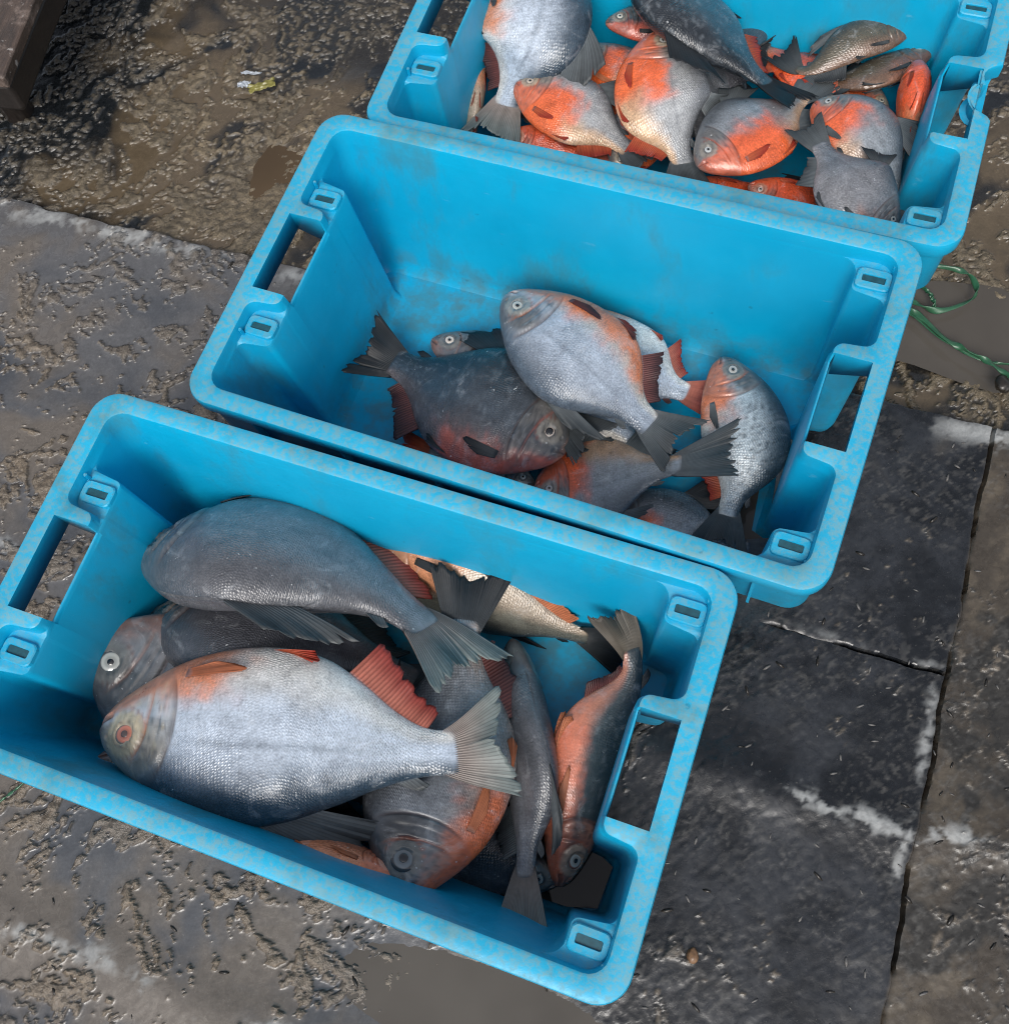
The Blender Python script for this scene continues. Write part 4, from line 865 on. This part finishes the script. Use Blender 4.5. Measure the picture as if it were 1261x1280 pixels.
    {'label': 'slate fish lying deep under the slanting dark one', 'group': 'fish in the farthest crate', 'pts': [(0.5269, 1.0164, 0.085), (0.444, 0.972, 0.085), (0.4457, 0.8766, 0.08), (0.4476, 0.8347, 0.08)], 'roll': 30, 'pal': 'slate', 'seed': 44, 'hs': 1.1, 'fins': {'all': 'dark'}, 'orange': (0.3, 0.3)},
    {'label': 'silver fish pressed flat under the blue-silver one', 'group': 'fish in the middle crate', 'pts': [(0.0659, 0.5892, 0.05), (0.1299, 0.5407, 0.05), (0.1786, 0.4653, 0.048), (0.1983, 0.4321, 0.048)], 'roll': 0, 'pal': 'blue_silver', 'seed': 45, 'hs': 1.0, 'fins': {'all': 'grey'}, 'orange': (0.3, 0.3)},
]
# </fish>
for r in FISH: build_fish(r)

# ------------------------------------------------------------------ water in the near crate
def crate_pt(k, x, y, z): return CM[k] @ Vector((x, y, z))
out = [(.2745, -.139), (.306, -.130), (.309, -.085), (.296, -.079), (.266, -.076), (.262, -.02), (.20, -.03), (.13, -.05), (.07, -.08), (.05, -.125), (.08, -.140), (.2, -.141)]
V = [crate_pt(0, x, y, -.2275) for x, y in out]
me = bpy.data.meshes.new('water_pool'); me.from_pydata(V, [], [tuple(range(len(V)))]); me.update()
tag(obj('water_pool', me, M_CRATEWATER), kind='structure')
V = [crate_pt(1, x, y, -.2325) for x, y in ((.262, -.134), (.300, -.128), (.302, -.085), (.266, -.072), (.255, .02), (.235, .06), (.21, -.02), (.20, -.09), (.12, -.125), (.05, -.138))]
me = bpy.data.meshes.new('water_pool'); me.from_pydata(V, [], [tuple(range(len(V)))]); me.update()
tag(obj('water_pool', me, M_PUDDLE), kind='structure')

# ------------------------------------------------------------------ loose things on the ground
def tube(name, pts, wd, ht, mat, parent=None, seed=0, twist=4.5, n=90):
    P = np.array(pts, float); k = np.linspace(0, 1, len(P)); u = np.linspace(0, 1, n)
    C = np.stack([hermite(k, P[:, i])(u) for i in range(3)], -1); T = np.gradient(C, axis=0); T /= np.linalg.norm(T, axis=1)[:, None]
    Z = np.array([0, 0, 1.])-T*T[:, 2:3]; Z /= np.linalg.norm(Z, axis=1)[:, None]; Y = np.cross(Z, T)
    V, F = [], []; m = 10
    for i in range(n):
        tw = twist*gnoise(np.array(u[i]*5+seed), np.array(seed*1.3), 3); sc = 1+.45*gnoise(np.array(u[i]*9+seed), np.array(.5+seed), 4)
        for j in range(m):
            a = 2*np.pi*j/m; y0 = wd*sc*math.cos(a); z0 = ht*math.sin(a)*(1+.3*math.cos(3*a))
            V.append(C[i]+Y[i]*(y0*math.cos(tw)-z0*math.sin(tw))+Z[i]*(y0*math.sin(tw)+z0*math.cos(tw)))
    for i in range(n-1):
        for j in range(m): F.append((i*m+j, i*m+(j+1) % m, (i+1)*m+(j+1) % m, (i+1)*m+j))
    F.append(tuple(range(m))[::-1]); F.append(tuple(range((n-1)*m, n*m)))
    return obj(name, mesh_np(name, V, F), mat, parent)
rope = thing('plastic_rope', 'green plastic rope lying in the puddle beside the farthest crate', 'rope', (.62, .56, -.02))
def rel(pts, o): return [tuple(np.array(p)-np.array(o)) for p in pts]
O = (.62, .56, -.02)
tube('strand', rel([(.585, .600, -.012), (.612, .646, -.014), (.640, .628, -.012), (.668, .606, -.010), (.670, .580, -.010), (.655, .568, -.012), (.612, .566, -.012), (.585, .592, -.014), (.565, .600, -.015)], O), .0042, .0012, M_ROPE, rope, 2)
tube('strand', rel([(.575, .585, -.014), (.590, .560, -.012), (.606, .520, -.009), (.636, .478, -.004), (.657, .437, .002), (.70, .375, .004)], O), .0040, .0013, M_ROPE, rope, 5)
tube('strand', rel([(.570, .590, -.016), (.583, .566, -.014), (.603, .524, -.013), (.634, .482, -.008), (.668, .464, -.008), (.73, .44, -.008)], O), .0026, .0010, M_ROPE, rope, 8)
tube('strand', rel([(.604, .617, -.014), (.613, .590, -.012), (.610, .570, -.010)], O), .0034, .0011, M_ROPE, rope, 11, n=24)
tag(tube('plastic_strand', [(-.70, .235, .006), (-.666, .261, .006), (-.632, .277, .007), (-.60, .300, .006)], .0016, .0009, M_ROPE, None, 3, n=30), 'thin green strand on the mud at the left edge, beside the nearest crate', 'strand')
def lump(name, loc, r, mat, seed, squash=.6, label=None, cat=None, sub=3):
    bm = bmesh.new(); bmesh.ops.create_icosphere(bm, subdivisions=sub, radius=1)
    for v in bm.verts:
        n_ = float(fbm(np.array(v.co.x*1.3+seed), np.array(v.co.y*1.3+v.co.z), seed, 3)); v.co *= (1+.35*n_); v.co.x *= r[0]; v.co.y *= r[1]; v.co.z *= r[2]
    me = bpy.data.meshes.new(name); bm.to_mesh(me); bm.free(); me.polygons.foreach_set('use_smooth', np.ones(len(me.polygons), dtype=bool))
    o = obj(name, me, mat, None, loc); o.rotation_euler = (0, 0, seed*1.1)
    return tag(o, label, cat) if label else o
lump('stone', (.068, -.091, .004), (.0085, .0060, .0055), M_STONE, 4, label='small brown stone on the dark slab right of the nearest crate', cat='stone')
lump('stone', (.640, .440, .000), (.012, .009, .006), M_SHRED, 7, label='dark clod on the slab edge under the green rope', cat='clod')
# crumpled wrapper in the mud
wr = thing('wrapper', 'crumpled yellow and white wrapper in the mud behind the crates', 'litter', (-.197, 1.254, -.020))
def sheet(name, cx, cy, w_, h_, rot, mat, seed, parent):
    n_ = 14; u, v = np.meshgrid(np.linspace(-.5, .5, n_), np.linspace(-.5, .5, n_), indexing='ij')
    zz = .010*np.abs(fbm(u*3+seed, v*3, seed, 3))+.004; x = u*w_*(1+.25*fbm(v*3, v*0+seed, 2, 2)); y = v*h_*(1+.3*fbm(u*3, u*0+seed, 4, 2))
    c, s = math.cos(rot), math.sin(rot); V = np.stack([cx+c*x-s*y, cy+s*x+c*y, zz], -1).reshape(-1, 3); idx = np.arange(n_*n_).reshape(n_, n_)
    me = mesh_np(name, V, np.stack([idx[:-1, :-1], idx[1:, :-1], idx[1:, 1:], idx[:-1, 1:]], -1).reshape(-1, 4), smooth=False)
    o = obj(name, me, mat, parent); so = o.modifiers.new('thickness', 'SOLIDIFY'); so.thickness = .0006
sheet('yellow_panel', .010, -.016, .042, .014, .05, M_FOIL_Y, 3, wr); sheet('white_panel', -.016, -.004, .020, .011, -.3, M_FOIL_W, 8, wr); sheet('white_edge', -.002, .014, .032, .004, -.35, M_FOIL_W, 12, wr)
# loose husks and shreds: nobody could count them
def scatter(name, n_, seed, region, size, mat, label, cat):
    rg = np.random.RandomState(seed); bm = bmesh.new()
    for _ in range(n_):
        a_, b_ = region(rg); L_ = size*(.6+.9*rg.rand()); wd = L_*(.22+.12*rg.rand()); an = rg.rand()*6.28
        X_, Y_ = a_*E1[0]+b_*E2[0], a_*E1[1]+b_*E2[1]
        h_ = float(ground_fields(np.array([a_]), np.array([b_]), b_ > .655)[0][0])
        M_ = Matrix.Translation((X_, Y_, h_+wd*.35)) @ Matrix.Rotation(an, 4, 'Z') @ Matrix.Rotation((rg.rand()-.5)*.4, 4, 'Y') @ Matrix.Diagonal((L_, wd, wd*.55, 1))
        bmesh.ops.create_icosphere(bm, subdivisions=1, radius=1, matrix=M_)
    me = bpy.data.meshes.new(name); bm.to_mesh(me); bm.free(); me.polygons.foreach_set('use_smooth', np.ones(len(me.polygons), dtype=bool))
    return tag(obj(name, me, mat), label, cat, kind='stuff')
def reg_right(rg):
    while True:
        a_, b_ = .03+rg.rand()*.62, -.16+rg.rand()*.80
        if rg.rand() < .25+.75*(float(fbm(np.array(a_*7), np.array(b_*7), 19, 2)) > .0): return a_, b_
scatter('grain_husks', 150, 3, reg_right, .0042, M_HUSK, 'pale grain husks scattered over the dark wet slab', 'husks')
scatter('mud_shreds', 260, 7, lambda rg: (-.75+rg.rand()*1.3, -.34+rg.rand()*.99), .0055, M_SHRED, 'dark wet shreds trodden into the mud', 'debris')
# end of a wooden bench in the far left corner
bench = thing('bench', 'mud-splattered wooden bench end at the top left corner', 'bench', (-.567, 1.346, -.025))
def box(name, c, d, rz, mat, parent, bev=.006, jit=0.0):
    bm = bmesh.new(); bmesh.ops.create_cube(bm, size=1, matrix=Matrix.Diagonal((*d, 1)))
    bmesh.ops.subdivide_edges(bm, edges=bm.edges[:], cuts=5, use_grid_fill=True)
    for v in bm.verts:
        if jit: v.co += Vector([jit*float(fbm(np.array(v.co.y*14+i*9), np.array(v.co.x*14+v.co.z*9), 5, 3)) for i in range(3)])
    me = bpy.data.meshes.new(name); bm.to_mesh(me); bm.free(); me.polygons.foreach_set('use_smooth', np.ones(len(me.polygons), dtype=bool)); me.set_sharp_from_angle(angle=math.radians(35))
    o = obj(name, me, mat, parent, c); o.rotation_euler = (0, 0, rz)
    bv = o.modifiers.new('bevel', 'BEVEL'); bv.width = bev; bv.segments = 2; bv.limit_method = 'ANGLE'
    return o
# plank runs away from the camera; its near right top corner is at (-.487, 1.194, .16)
ang = math.atan2(1.313-1.194, -.434+.487)
ex, ey = np.array([math.sin(ang), -math.cos(ang)]), np.array([math.cos(ang), math.sin(ang)])
cn = np.array([-.505, 1.194])-ex*.12+ey*.40
box('seat_board', (cn[0]+.567, cn[1]-1.346, .150+.025), (.24, .80, .020), ang-math.pi/2, M_WOOD, bench, .004, .004)
cb = cn-ex*.004-ey*(-.004)
box('beam', (cb[0]+.567, cb[1]-1.346, .1145+.025), (.236, .80, .049), ang-math.pi/2, M_DARKWOOD, bench, .006, .004)
for k_, dy in enumerate((.07, .72)):
    lp = np.array([-.505, 1.194])-ex*.121+ey*(dy+.03)
    bm = bmesh.new(); bmesh.ops.create_cone(bm, cap_ends=True, segments=24, radius1=.024, radius2=.022, depth=.125, matrix=Matrix.Translation((lp[0]+.567, lp[1]-1.346, .055)))
    me = bpy.data.meshes.new('leg'); bm.to_mesh(me); bm.free(); obj('leg', me, M_METAL, bench)
